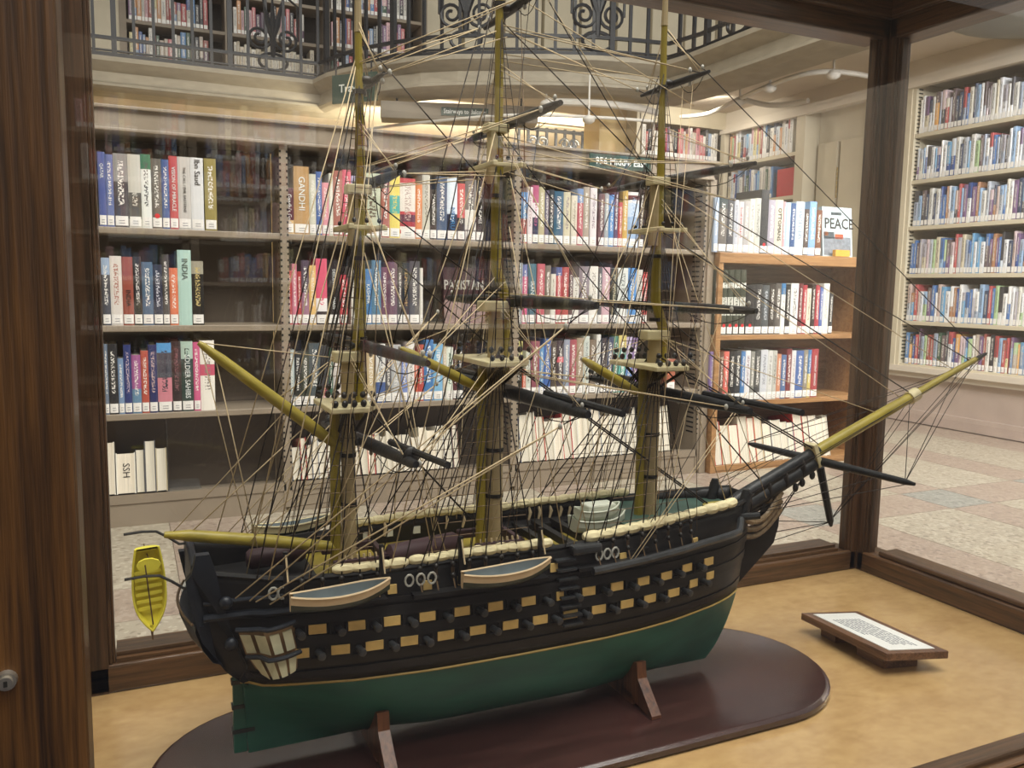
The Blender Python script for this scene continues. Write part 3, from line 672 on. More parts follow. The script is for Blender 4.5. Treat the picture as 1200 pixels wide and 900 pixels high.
# signs on the header and balcony
def sign(name, o, ux, w, h, txt, label, size, thick=.006, tx=.5, dv=(0, 1, 0)):
    o, ux, dv = V(o), V(ux).normalized(), V(dv); r = bev(MB().obox(o, ux * w, dv * thick, (0, 0, h)).build(name, M['signgreen'], None, origin=o), .001)
    tag(r, label, 'sign')
    text('lettering', txt, size, o + ux * w * tx - dv * .001 + V((0, 0, h * .5)), ux, (0, 0, 1), M['white'], r, .0006, bold=.012, fit=w * .94)
    return r
a = onY(690, 200, YA - .03); c = onY(762, 200, YA - .03)
sign('shelf_sign', (a.x, YA - .036, Z_T + .006), AX, c.x - a.x, .062, '956 Middle East', 'green plastic shelf sign reading 956 Middle East on the bookcase header', .042)

# ------------------------------------------------------------------ low honey-oak bookcase
YBk = 3.36; XB0, XB1 = 2.648, 3.70
ob = thing('oak_bookcase', 'low honey oak bookcase with three shelves, end-on beside the metal bookcase', 'bookcase', ((XB0 + XB1) / 2, YBk + .15, ZF))
zt = onY(900, 297.5, YBk).z
ZB = [onY(900, 392, YBk).z, onY(900, 468.5, YBk).z, onY(900, 541, YBk).z]
bev(MB().box(XB0, XB1, YBk - .005, YBk + .3, zt - .052, zt).build('top', M['oakshelf'], ob), .003)
for x in (XB0, XB1 - .03): bev(MB().box(x, x + .03, YBk, YBk + .3, ZF, zt - .05).build('side_panel', M['oakshelf'], ob), .002)
for z in ZB: bev(MB().box(XB0 + .03, XB1 - .03, YBk + .002, YBk + .29, z - .026, z).build('shelf', M['oakshelf'], ob), .002)
MB().box(XB0 + .03, XB1 - .03, YBk + .006, YBk + .02, ZF, ZB[2] - .02).build('kick_plate', M['oakshelf'], ob)
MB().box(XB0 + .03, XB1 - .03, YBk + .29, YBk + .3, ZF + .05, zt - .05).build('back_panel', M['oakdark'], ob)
GB = 'books in the oak bookcase'
BT = [(836, 841, 231, '#a0b4d0'), (841, 851, 231, '#3c4c50', dict(bands=((.0, '#6a6460'), (.8, '#3c4c50')))), (851, 859, 232, '#4a4c54'), (859, 864, 234, '#b8bcc8', dict(tcol='#7a7e8a')), (864, 870, 236, '#c8c4c8', dict(tcol='#b03a34')), (870, 877, 235, '#a8a4a4'), (877, 883, 233, '#d0d0c8', dict(tcol='#8a8a84')), (883, 890, 232, '#c0c0b8', dict(tcol='#7a7a74')), (890, 899, 222, '#3a3c40', dict(noise=False, dot=True)), (899, 907, 234, '#a8a0b0'), (907, 916, 234, '#cfc8b4', T('OTTOMANS', DK)), (916, 919, 236, '#c8a0a8'), (919, 925, 237, '#a8c4d8'), (925, 931, 238, '#3a5c90'), (931, 941, 236, '#b8c8d4', dict(tcol='#8898a8')), (941, 947, 245, '#5a4c48'), (947, 955, 236, '#7aa8d8'), (955, 962, 246, '#7a4c34')]
GVOL = dict(bands=((.16, '#3c4234'), (.30, '#d8d8cc'), (.36, '#3c4234'), (.4, '#c8c8bc'), (.58, '#3c4234'), (.72, '#d8d8cc'), (.8, '#3c4234')), noise=False, dot=True)
B1 = [(837 + 7.2 * i, 843.6 + 7.2 * i, 316, '#3c4234', GVOL) for i in range(5)] + [(873, 883, 334, '#2e2e30', dict(noise=False, dot=True)), (883, 892, 333, '#38383a'), (892, 900, 334, '#4a5054', dict(tcol='#b8c0c8')), (900, 907, 333, '#3a3430'), (907, 914, 332, '#5a5450'), (914, 919, 332, '#e0e0dc', dict(bands=((.78, '#2f78b0'),), tcol='#9a9a94')), (919, 925, 333, '#2e2e2e'), (925, 934, 332, '#dad8d4', dict(tcol='#6a6a6a')), (934, 939, 332, '#6a2c30'), (939, 944, 334, '#b02838'), (944, 949, 338, '#d8d4c0', dict(tcol='#8a7a50')), (949, 954, 333, '#3a2c28'), (954, 959, 334, '#b02c3c'), (959, 963, 336, '#5068a8'), (963, 970, 332, '#d4d4cc', dict(tcol='#a8a8a0')), (970, 975, 343, '#3a3a3c')]
B2 = [(831, 836, 412, '#8a70b0'), (836, 842, 413, '#d8d8d0', dict(tcol='#9a8a8a')), (842, 847, 412, '#6a4434'), (847, 853, 412, '#d85a4c'), (853, 860, 412, '#2a2a2c'), (860, 867, 411, '#3a3c40'), (867, 872, 412, '#3a78b4'), (872, 878, 411, '#d8d8dc', dict(tcol='#6a3048')), (878, 883, 412, '#888880'), (883, 890, 411, '#4a4c4c'), (890, 898, 410, '#c0c4cc', dict(tcol='#7a7e88')), (898, 904, 411, '#c8c8c4', dict(tcol='#8a8a84')), (904, 909, 411, '#b4b4ac', dict(tcol='#6a6a64')), (909, 914, 415, '#c88058'), (914, 920, 416, '#4a6c9c'), (920, 926, 409, '#7a2830'), (926, 931, 411, '#d8d4d4', dict(tcol='#9a9494')), (931, 940, 411, '#4468a8'), (940, 945, 410, '#8c8474'), (945, 949, 410, '#c8b450', dict(bands=((.5, '#3a78b0'),))), (949, 957, 409, '#a83038', T('INNOCENT ABROAD'))]
f = lambda z: (lambda x: 0)
def by(z):                                                # shelf line in the frame for a shelf of the oak case
    ya = {0: 297, 1: 392, 2: 469, 3: 541}[z]
    return lambda x: ya
YBB = YBk + .012
row_of_books(BT, zt, YBB, .2, 'on top of the oak bookcase', GB, by(0))
row_of_books(B1, ZB[0], YBB, .2, 'upper shelf of the oak bookcase', GB, by(1))
row_of_books(B2, ZB[1], YBB, .2, 'middle shelf of the oak bookcase', GB, by(2))
list(pages_row(auto_pages(831, 973, 494, 486, PC), ZB[2], YBB, 'lowest shelf of the oak bookcase', GB, by(3)))
faceout('book', 964, 999, 242, 297, YBB + .02, '#b8c8cc', [(.05, .95, .03, .40, '#7a8088'), (.06, .2, .42, .5, '#b0683c'), (.05, .4, .36, .5, '#4a5258'), (.42, .7, .36, .46, '#b8583c'), (.3, .65, .84, .9, '#3a4448')], [('PEACE', .56, .66, .3, M['dark'])], 'pale blue book titled Peace displayed face out on top of the oak bookcase', GB, .1, zt)
e = onY(986, 296, YBB - .01)
tag(MB().box(e.x - .05, e.x + .05, YBB - .02, YBB + .002, zt + .001, zt + .035).build('card', plain('amber_card', '#d8a040', .5, .05), None, origin=(e.x, YBB, zt)), 'small amber card at the foot of the Peace book', 'card')

# ------------------------------------------------------------------ masses of further books (right wall, corner, upper floor, behind the viewer)
STUFF = MB(); SC = []; SU = []
LIGHTS = ['#e4e6ea', '#dcdfe6', '#c8d4e2', '#8fb4dc', '#3f74b8', '#2a4f98', '#d8d8d4', '#b8c0cc', '#4a4a54', '#cfc4a8', '#a8a4b0', '#e8e8e8', '#5aa0d0', '#6a5a60', '#e0dcd0', '#9aa8c0', '#c04a50', '#e0a040', '#7a5a88', '#a8c890', '#384868', '#d0b8c0']
MIXED = ['#c8c4bc', '#b03a40', '#3a5a9c', '#d8d4cc', '#5a3a58', '#2a2c30', '#c86a70', '#7a94b8', '#d8cc90', '#3a5a48', '#a04a40', '#e0dcd4', '#4f86c0', '#8a6a90', '#c88a50', '#30303a', '#b8a898', '#d0a0a8']
PAGES = ['#d8d0bc', '#c8bca4', '#e0d8c8', '#b8a98c', '#d8c8b0']
def mass(o, a, dv, length, hmin, hmax, dep, pal, wmin=.014, wmax=.04, sticker=True, gap=.04):
    o, a, dv, up = V(o), V(a), V(dv), V((0, 0, 1)); x = 0
    while x < length - wmax:
        if random.random() < gap * .3: x += random.uniform(.05, .15); continue
        w = random.uniform(wmin, wmax); h = random.uniform(hmin, hmax); c = random.choice(pal); k = lin(c); t = lin(random.choice(['#e8e4dc', '#2a2522', '#d0c8b8']))
        lum = sum(k[:3]); t = lin('#4a4a50') if lum > 1.2 else lin('#d8d4cc')
        p = o + a * x; off = random.randint(0, 400); bands = ()
        if random.random() < .3: bands = ((random.uniform(.3, .75), random.choice(pal)),)
        spine_shape(STUFF, p, a, dv, up, w - .001, h, dep, SC, SU, k, t, bands)
        pc = lin('#d0c6b4'); q = p + up * (h - .004) + dv * .006; th = .003
        STUFF.add([q + a * th, q + a * (w - .001 - th), q + a * (w - .001 - th) + dv * (dep - .01), q + a * th + dv * (dep - .01)], [(0, 1, 2, 3)]); SC.append((pc, pc)); SU.append(None)
        if sticker:
            s0 = p + a * w * .08 - dv * .0012; wc = lin('#e6e4e0')
            STUFF.add([s0 + up * .006, s0 + a * w * .8 + up * .006, s0 + a * w * .8 + up * .04, s0 + up * .04], [(0, 1, 2, 3)]); SC.append((wc, wc)); SU.append(None)
        x += w
# right wall bookcase
ZR = [1.115, .795, .472, .137, -.197, -.505]
rw = thing('wall_bookcase', 'tall cream built-in bookcase on the right wall above the marble ledge', 'bookcase', (XR + .15, 3.3, -.52))
YR0, YR1 = 1.6, 4.40
for y in (YR1 - .03, 3.28, YR0): MB().box(XR - .012, XR + .3, y, y + .035, -.52, 1.46).build('upright', M['cream'], rw)
for z in ZR: bev(MB().box(XR - .005, XR + .3, YR0 + .03, YR1, z - .028, z).build('shelf', M['cream'], rw), .002)
MB().box(XR + .3, XR + .31, YR0, YR1, -.52, 1.46).build('back_panel', M['metalback'], rw)
s_ = MB(); z = -.48
while z < 1.42: s_.box(XR + .01, XR + .05, YR1 - .0312, YR1 - .03, z, z + .009); z += .026
tag(s_.build('slot_row', M['slot'], rw), kind='stuff')
NA, ND = V((0, -1, 0)), V((1, 0, 0))
# the nearest shelf row by the ship's jib boom is built book by book
GR = 'books in the right wall bookcase'
def wall_row(z, label_row, n, y0, pal):
    y = y0
    for k in range(n):
        w = random.uniform(.018, .034); h = random.uniform(.2, .255); col = random.choice(pal)
        size = 'slim' if w < .022 else ('thick' if w > .031 else '')
        b_ = ((random.uniform(.4, .75), random.choice(pal)),) if random.random() < .35 else ()
        lab = ' '.join(f"{size} {cname(col)} book, {ORD[k]} from left, {label_row} shelf of the right wall bookcase".split())
        book((XR + .01, y, z), NA, ND, w - .001, h, .16, col, lab, GR, bands=b_, tcol='#4a4a50' if sum(lin(col)[:3]) > 1.2 else '#e0dcd4')
        y -= w
    return y
ye = wall_row(ZR[5], 'lowest', 30, YR1 - .06, LIGHTS + MIXED)
mass((XR + .01, ye - .01, ZR[5]), NA, ND, ye - 3.33, .19, .25, .16, LIGHTS + MIXED)
for i in range(5):
    mass((XR + .01, YR1 - .05, ZR[i]), NA, ND, 1.04, .2, .265, .16, LIGHTS if i < 2 else LIGHTS + ['#c8b0a8', '#3a3a40', '#b07a50'], .016, .036, gap=.01)
for i in range(6): mass((XR + .01, 3.26, ZR[i]), NA, ND, 1.6, .19, .26, .16, LIGHTS, gap=.02)
# corner cases
cb = thing('corner_bookcase', 'cream built-in corner bookcase under the balcony, beyond the panelled door', 'bookcase', (4.6, 6.3, ZF))
xd0 = onY(747, 185, 6.47).x
for z in (1.155, .80, .46, .12): 
    MB().box(XR - .005, XR + .3, 5.53, 6.46, z - .03, z).build('shelf', M['cream'], cb)
    MB().box(xd0, XR, 6.47, 6.74, z - .0, z + .03).build('shelf', M['cream'], cb)
    mass((XR + .01, 6.42, z), NA, ND, .62 if z == .80 else .86, .22, .29, .18, MIXED + LIGHTS, .02, .045)
    mass((xd0 + .05, 6.48, z + .03), AX, AY, XR - xd0 - .12, .2, .29, .18, MIXED, .02, .045)
MB().box(XR + .3, XR + .31, 5.53, 6.46, ZF, 1.46).box(xd0, XR + .3, 6.74, 6.76, ZF, 1.5).build('back_panel', M['metalback'], cb)
MB().box(xd0 - .03, xd0 + .01, 6.45, 6.75, ZF, ZS).box(XR - .03, XR + .02, 6.44, 6.5, ZF, 1.46).build('upright', M['cream'], cb)
MB().box(xd0, XR + .05, 6.45, 6.75, 1.47, ZS).build('header', M['cream'], cb)
tag(MB().box(XR - .002, XR + .15, 5.55, 5.75, .80, 1.03).build('box_set', plain('red_box_set', '#b02a36', .4, .08), None, origin=(XR, 5.65, .8)), 'bright red slipcased set at the near end of the corner bookcase shelf', 'box set')
# upper floor cases behind the railing
YU = 8.7
ub = thing('upper_bookcase', 'long dark bookcase behind the iron railing on the upper floor', 'bookcase', (1.5, YU + .2, ZD))
xu = [onY(x, 60, YU).x for x in (-30, 145, 268, 383, 497)]
zu = [onY(160, 71, YU).z, onY(160, 23.5, YU).z]; zu += [zu[1] + (zu[1] - zu[0]), zu[1] + 2 * (zu[1] - zu[0])]
for x in xu: MB().box(x - .03, x + .03, YU - .01, YU + .3, ZD, zu[3] + .5).build('upright', M['metal'], ub)
MB().box(xu[0], xu[1] - .03, YU + .0, YU + .02, ZD, zu[3] + .5).build('end_panel', M['cream'], ub)
for i in range(1, 4):
    for z in zu:
        MB().box(xu[i] + .03, xu[i + 1] - .03, YU, YU + .28, z - .03, z).build('shelf', M['metal'], ub)
        lowpages = (i == 2 and z == zu[0])
        mass((xu[i] + .05, YU + .01, z), AX, AY, xu[i + 1] - xu[i] - random.uniform(.12, .35), .2, .31, .18, PAGES if lowpages else MIXED, .025, .05, sticker=not lowpages)
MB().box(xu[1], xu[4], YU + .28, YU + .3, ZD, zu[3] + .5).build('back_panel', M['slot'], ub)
# panelled upper wall to the right of the upper cases
up_ = struct(MB().box(xu[4] + .05, 7.4, 9.3, 9.35, ZD, 4.4).build('wall_upper_panelling', M['cream']))
for k in range(12): bev(MB().box(xu[4] + .15 + k * .5, xu[4] + .15 + k * .5 + .46, 9.2, 9.3, ZD, 4.4).build('panel', M['cream'], up_), .01)
# bookcases behind the viewer, which the case glass mirrors
bb = thing('rear_bookcase', 'long bookcase along the opposite wall, seen only mirrored in the case glass', 'bookcase', (3.5, -6.3, ZF))
for k in range(13):
    x = -1.5 + k * 1.0
    MB().box(x - .03, x + .03, -6.4, -6.1, ZF, 1.7).build('upright', M['metal'], bb)
for z in (-.75, -.38, 0, .37, .74, 1.11):
    MB().box(-1.5, 10.5, -6.4, -6.1, z - .03, z).build('shelf', M['metal'], bb)
    for k in range(12):
        L = random.uniform(.5, .92)
        mass((-1.5 + k + .95, -6.11, z), V((-1, 0, 0)), V((0, -1, 0)), L, .2, .28, .18, MIXED, .03, .06, sticker=True)
MB().box(-1.5, 10.5, -6.42, -6.4, ZF, 1.7).build('back_panel', M['metalback'], bb)
MB().box(-1.6, 10.6, -6.42, -6.05, 1.45, 1.75).build('header', M['metal'], bb)
sb = colored(STUFF, 'shelved_books', None, (0, 0, -H), SC, SU)
tag(sb, 'rows of mixed books filling the wall, corner and upper floor bookcases', 'books', kind='stuff')

# ------------------------------------------------------------------ signs and conduits under the balcony
dd = nearest_d(392, 88); pA, tA = along(dd)
a = onY(388, 122, 7.1); q0 = onY(389, 95, 6.75); q1 = onY(441, 90, 6.45)      # hung clear of the cornice
s0 = V((q0.x, 6.75, 0)); s1 = V((q1.x, 6.45, 0)); ux = (s1 - s0).normalized(); dvv = V((-ux.y, ux.x, 0))
sg = sign('hanging_sign', (s0.x, s0.y, onY(389, 122, 6.75).z), ux, (s1 - s0).length, .215, ' Travel', 'dark green hanging sign reading Travel at the balcony corner', .085, .02, .40, dvv)
for t in (.1, .9):
    p = s0 + ux * (s1 - s0).length * t; MB().tube([(p.x, p.y + .01, onY(389, 100, 6.75).z), (p.x, p.y + .01, ZD - .02), (p.x + .05, p.y + .25, ZD - .01)], .006, 6).build('hanger', M['iron'], sg)
va = onY(452, 126, 6.6); vb = onY(634, 120, 6.3)
v0, v1 = V((va.x, 6.75, 1.33)), V((vb.x, 6.35, 1.33)); uxv = (v1 - v0); uxv.z = 0; L = uxv.length; uxv.normalize(); nv = V((-uxv.y, uxv.x, 0))
vt = thing('light_valance', 'grey boxed light valance hanging under the balcony behind the masts', 'light valance', (v0.x + L / 2 * uxv.x, v0.y, 1.33))
bev(MB().obox(v0, uxv * L, nv * .22, (0, 0, .135)).build('housing', M['valance'], vt), .006)
MB().obox(v0 + uxv * L * .38 - nv * .008 + V((0, 0, .035)), uxv * L * .3, nv * .008, (0, 0, .065)).build('sign_plate', M['signgreen'], vt)
text('lettering', 'Stairways to Balcony', .05, v0 + uxv * L * .53 - nv * .0095 + V((0, 0, .068)), uxv, (0, 0, 1), M['white'], vt, .0006, fit=L * .27, bold=.01)
for t in (.1, .9): MB().tube([v0 + uxv * L * t + nv * .11 + V((0, 0, .13)), v0 + uxv * L * t + nv * .11 + V((0, 0, ZS - 1.33))], .01, 6).build('hanger', M['iron'], vt)
def conduit(pts, r, label, boxes=()):
    t = thing('lighting_track', label, 'lighting track', pts[len(pts) // 2])
    # smooth through the points
    P = [V(p) for p in pts]; out = []
    for i in range(len(P) - 1):
        p0, p1, p2, p3 = P[max(i - 1, 0)], P[i], P[i + 1], P[min(i + 2, len(P) - 1)]
        for k in range(6):
            u = k / 6; out.append(.5 * ((2 * p1) + (p2 - p0) * u + (2 * p0 - 5 * p1 + 4 * p2 - p3) * u * u + (3 * p1 - p0 - 3 * p2 + p3) * u ** 3))
    out.append(P[-1]); MB().tube(out, r, 8).build('tube', M['conduit'], t, smooth=True)
    for k in boxes:
        p = out[k]; MB().ell(p + V((0, 0, -.02)), .05, .05, .035).build('fitting', M['conduit'], t, smooth=True)
        MB().tube([p, V((p.x, p.y, ZS))], .008, 6).build('hanger', M['conduit'], t)
zc = 1.54
conduit([onZ(405, 158, 1.3), onZ(440, 150, 1.3), onZ(520, 141, 1.3), onZ(600, 135, 1.3), onZ(690, 137, 1.3), onZ(765, 142, 1.3)], .012, 'thin white curved lighting track under the balcony above the bookcase header', (4, 24))
conduit([onZ(640, 119, 1.45), onZ(700, 121, 1.45), onZ(745, 126, 1.45), onZ(770, 132, 1.45)], .03, 'thick white tube light running from the valance towards the corner', (0,))
conduit([onZ(797, 137, 1.5), onZ(830, 133, 1.5), onZ(862, 118, 1.5), onZ(890, 105, 1.5), onZ(930, 90, 1.5), onZ(965, 84, 1.5), onZ(1000, 86, 1.5), onZ(1030, 92, 1.5)], .018, 'white curved lighting track with spotlight fittings over the right aisle', (13, 20, 32))
conduit([onZ(872, 117, 1.5), onZ(900, 123, 1.5), onZ(925, 122, 1.5), onZ(947, 118, 1.5)], .022, 'short grey curved pipe under the soffit beside the lighting track', ())
q = onZ(1212, 16, ZS - .03)
MB_ = MB().ell((q.x, q.y, ZS - .02), .55, .45, .07, 24, 8)
tag(MB_.build('ceiling_dome', M['lampgrey'], None, True, origin=(q.x, q.y, ZS)), 'shallow grey dome fixed to the soffit over the right aisle', 'ceiling light')

# ------------------------------------------------------------------ the glazed display case
CZ = -.48
dc = thing('display_case', 'large oak and glass display case standing around the ship model', 'display case', (.54, .77, ZF))
XL, XRt, YF, YBc, ZT = -.055, 1.143, .505, 1.04, .408
MB().box(XL - .06, XRt + .05, YF - .055, YBc + .05, ZF + .08, CZ - .02).build('base_cabinet', M['railx'], dc)
MB().box(XL - .05, XRt + .045, YF - .05, YBc + .045, CZ - .02, CZ).build('floor_board', M['caseboard'], dc)
bev(MB().box(XL - .10, XL + .030, YF - .055, YF - .006, CZ - .01, ZT + .08).box(XL - .1, XL + .014, YF - .010, YF + .008, CZ - .01, ZT + .08).build('front_post', M['post_front'], dc), .004)
# the back stiles are slim and rebated, so the glass sits close behind their faces
bev(MB().box(XL - .05, XL + .022, YBc, YBc + .05, CZ, ZT + .08).box(XL + .022, XL + .026, YBc + .003, YBc + .04, CZ + .034, ZT).box(XL + .026, XL + .029, YBc + .006, YBc + .03, CZ + .034, ZT).box(XL - .05, XL, YBc - .04, YBc, CZ, ZT + .08).build('back_post', M['post'], dc), .001)
bev(MB().box(XRt - .014, XRt + .05, YBc, YBc + .02, CZ, ZT + .08).box(XRt - .018, XRt - .012, YBc + .003, YBc + .020, CZ + .034, ZT).box(XRt - .022, XRt - .016, YBc + .006, YBc + .020, CZ + .034, ZT).box(XRt, XRt + .02, YBc - .014, YBc, CZ, ZT + .08).box(XRt + .003, XRt + .02, YBc - .018, YBc - .012, CZ + .034, ZT).box(XRt + .006, XRt + .02, YBc - .022, YBc - .016, CZ + .034, ZT).build('back_post', M['post'], dc), .001)
bev(MB().box(XRt - .02, XRt + .05, YF - .055, YF, CZ - .01, ZT + .08).build('front_post', M['post'], dc), .003)
bev(MB().box(XL, XRt, YBc, YBc + .05, CZ, -.446).build('back_rail', M['railx'], dc), .003)
MB().box(XL + .03, XRt - .037, YBc + .006, YBc + .05, -.446, -.441).box(XL + .03, XRt - .037, YBc + .013, YBc + .05, -.441, -.436).build('back_moulding', M['railx'], dc)
bev(MB().box(XL, XRt, YBc, YBc + .05, ZT, ZT + .08).box(XL, XRt, YBc - .014, YBc, ZT + .03, ZT + .08).build('top_back_rail', M['railx'], dc), .003)
bev(MB().box(XRt, XRt + .05, YF, YBc, CZ, -.446).box(XRt + .006, XRt + .05, YF, YBc - .04, -.446, -.437).build('side_rail', M['raily'], dc), .003)
bev(MB().box(XRt, XRt + .05, YF, YBc, ZT, ZT + .08).box(XRt - .014, XRt, YF, YBc, ZT + .03, ZT + .08).build('top_side_rail', M['raily'], dc), .003)
bev(MB().box(XL - .05, XL, YF, YBc, CZ, -.446).build('side_rail', M['raily'], dc), .003)
bev(MB().box(XL - .05, XL, YF, YBc, ZT, ZT + .08).build('top_side_rail', M['raily'], dc), .003)
b = MB().box(XL, XRt, YF - .055, YF - .012, CZ - .02, -.438).box(XL, XRt, YF - .02, YF, CZ - .02, -.432).box(XL, XRt, YF - .034, YF - .026, -.438, -.433)
bev(b.build('front_rail', M['railx'], dc), .003)
bev(MB().box(XL, XRt, YF - .055, YF, ZT + .06, ZT + .13).build('top_front_rail', M['railx'], dc), .003)
MB().box(XRt - .10, XRt, YF, YBc, ZT + .068, ZT + .08).box(XL, XRt - .1, YBc - .06, YBc, ZT + .068, ZT + .08).build('inner_top_board', M['caseboard'], dc)
g = M['glass']
MB().box(XL + .02, XRt - .012, YBc + .012, YBc + .016, -.446, ZT + .01).build('back_glass', g, dc)
MB().box(XRt + .012, XRt + .016, YF, YBc - .012, -.446, ZT + .01).build('side_glass', g, dc)
MB().box(XL - .027, XL - .022, YF, YBc - .03, -.446, ZT + .01).build('side_glass', g, dc)
MB().box(XL + .02, XRt - .01, YF - .027, YF - .022, -.44, ZT + .07).build('front_glass', g, dc)
MB().box(XL, XRt, YF, YBc, ZT + .09, ZT + .095).build('top_glass', g, dc)
# lock on the front post
q = onY(8, 796, YF - .055)
lk = MB().tube([(q.x, YF - .055, q.z), (q.x, YF - .0585, q.z)], [.0048, .0044], 18).tube([(q.x, YF - .0585, q.z), (q.x, YF - .0605, q.z)], [.0032, .0030], 18)
lk.build('lock', M['brass'], dc, True)
MB().box(q.x - .0008, q.x + .0008, YF - .0612, YF - .060, q.z - .0014, q.z + .0014).build('keyhole', M['slot'], dc)

# ------------------------------------------------------------------ mahogany base board with two cradles
BX0, BX1, BY0, BY1 = .0, .79, .672, .93
br = (BY1 - BY0) / 2; byc = (BY0 + BY1) / 2
def stadium(ins, z, n=20):
    pts = []
    for k in range(n + 1): a = -math.pi / 2 + math.pi * k / n; pts.append((BX1 - br + (br - ins) * math.cos(a), byc + (br - ins) * math.sin(a), z))
    for k in range(n + 1): a = math.pi / 2 + math.pi * k / n; pts.append((BX0 + br + (br - ins) * math.cos(a), byc + (br - ins) * math.sin(a), z))
    return pts
mb = MB(); rows = [stadium(.004, CZ + .001), stadium(0, CZ + .003), stadium(0, CZ + .009), stadium(.003, CZ + .0115), stadium(.006, CZ + .012)]
mb.grid(rows, close=True); n = len(rows[0]); mb.f.append(tuple(range(4 * n, 5 * n))); mb.m.append(0); mb.f.append(tuple(reversed(range(n)))); mb.m.append(0)
base = thing('base_board', 'dark mahogany oval base board with two cradles under the ship', 'base board', (.4, byc, CZ))
mb.build('board', M['mahog'], base, True, ang=50)
ZB0 = CZ + .012
KY = .812                                                 # ship's centre line
# ------------------------------------------------------------------ hull form
ZK, ZW, ZRL = -.457, -.37, -.262
def ip(x, tab):
    if x <= tab[0][0]: return tab[0][1]
    for (a, u), (c, w) in zip(tab[:-1], tab[1:]):
        if x <= c:
            t = (x - a) / (c - a); return u + (w - u) * t
    return tab[-1][1]
def railz(x): return ip(x, [(.04, -.252), (.12, -.266), (.2, -.266), (.3, -.263), (.40, -.264), (.5, -.260), (.6, -.2555), (.65, -.253), (.69, -.248)])
BM = [(.04, .058), (.07, .062), (.10, .066), (.13, .070), (.18, .078), (.25, .083), (.35, .084), (.45, .082), (.5, .078), (.55, .070), (.59, .060), (.62, .051), (.65, .037), (.675, .019), (.69, .006)]
def halfb(x, z):
    B = ip(x, BM); zm = -.352
    if z >= zm:
        t = (z - zm) / (-.26 - zm); return max(.003, B * (1 - .11 * t * t) - (.012 * (1 - t) if x < .1 else 0) + (.012 * t * max(0, (x - .58) / .1)))
    t = (z - ZK) / (zm - ZK)
    p = ip(x, [(.08, 1.9), (.12, 1.25), (.18, .75), (.27, .42), (.45, .38), (.55, .55), (.63, .95), (.69, 1.2)])
    t0 = ip(x, [(.08, .35), (.13, .12), (.2, 0), (.69, 0)])   # fine run aft
    tt = max(0, (t - t0) / (1 - t0)) if t0 < 1 else 0
    return .004 + (B - .004 - (.012 if x < .1 else 0)) * tt ** p
def x_stern(z): return ip(z, [(-.46, .094), (-.376, .089), (-.355, .074), (-.335, .061), (-.31, .051), (-.27, .046), (-.24, .044)])
def x_stem(z): return ip(z, [(-.46, .640), (-.44, .652), (-.41, .664), (-.37, .677), (-.33, .686), (-.28, .69), (-.24, .692)])
def hullp(s, z, side=-1, off=0):
    xs, xe = x_stern(z), x_stem(z); x = xs + (xe - xs) * s; y = halfb(x, z)
    return V((x, KY + side * (y + off), z))
def side_at(x, z, off=0, side=-1): return V((x, KY + side * (halfb(x, z) + off), z))
SS = [0, .012, .03, .055] + [.08 + .84 * i / 30 for i in range(31)] + [.94, .96, .975, .99, 1]
ship = thing('ship_model', 'black and green model warship with three masts on the mahogany board', 'model ship', (.37, KY, ZB0))
def hullpart(zs, name, mat, topfun=None):
    mb = MB()
    for side in (-1, 1):
        rows = []
        for z in zs:
            rows.append([hullp(s, z, side) for s in SS])
        if topfun:
            xs, xe = x_stern(zs[-1]), x_stem(zs[-1])
            for fr in (.35, .7, 1.0):
                rr = []
                for s in SS:
                    x = xs + (xe - xs) * s; zz = zs[-1] + (topfun(x) - zs[-1]) * fr; rr.append(V((x, KY + side * halfb(x, zz), zz)))
                rows.append(rr)
        mb.grid(rows, flip=(side == 1))
        if side == -1: left = rows
        else: right = rows
    mb.grid([[l[0], r[0]] for l, r in zip(left, right)])   # transom / sternpost
    mb.grid([[l[-1], r[-1]] for l, r in zip(left, right)])
    if not topfun: mb.grid([left[0], right[0]])
    return mb.build(name, mat, ship, True, ang=50)
hullpart([ZK + (ZW - ZK) * i / 9 for i in range(10)], 'bottom_hull', M['green'])
hh_ = hullpart([ZW + (-.285 - ZW) * i / 8 for i in range(9)], 'upper_hull', M['black'], railz)
md = hh_.modifiers.new('solid', 'SOLIDIFY'); md.thickness = .003; md.offset = -1
for side in (-1, 1):
    MB().tube([hullp(s, ZW + .0006, side, .0006) for s in SS], .0013, 5).build('waterline_strip', M['strip'], ship, True)
    # wales and mouldings
    for z, hgt, off in ((-.3555, .004, .0012), (-.3235, .0055, .0016), (-.3030, .005, .0016), (-.2925, .0022, .0022)):
        b = MB(); rows = []
        for s in SS[2:]:
            p0 = hullp(s, z - hgt, side, .0003); p1 = hullp(s, z - hgt, side, off); p2 = hullp(s, z + hgt, side, off); p3 = hullp(s, z + hgt, side, .0003); rows.append([p0, p1, p2, p3])
        b.grid(rows); b.build('wale', M['black'], ship, True, ang=30)
    # cap rail
    rr = []
    for i in range(41):
        x = .047 + (.69 - .047) * i / 40; rr.append((x, KY + side * (halfb(x, railz(x))), railz(x)))
    MB().tube(rr, .0028, 6).build('cap_rail', M['black'], ship, True)
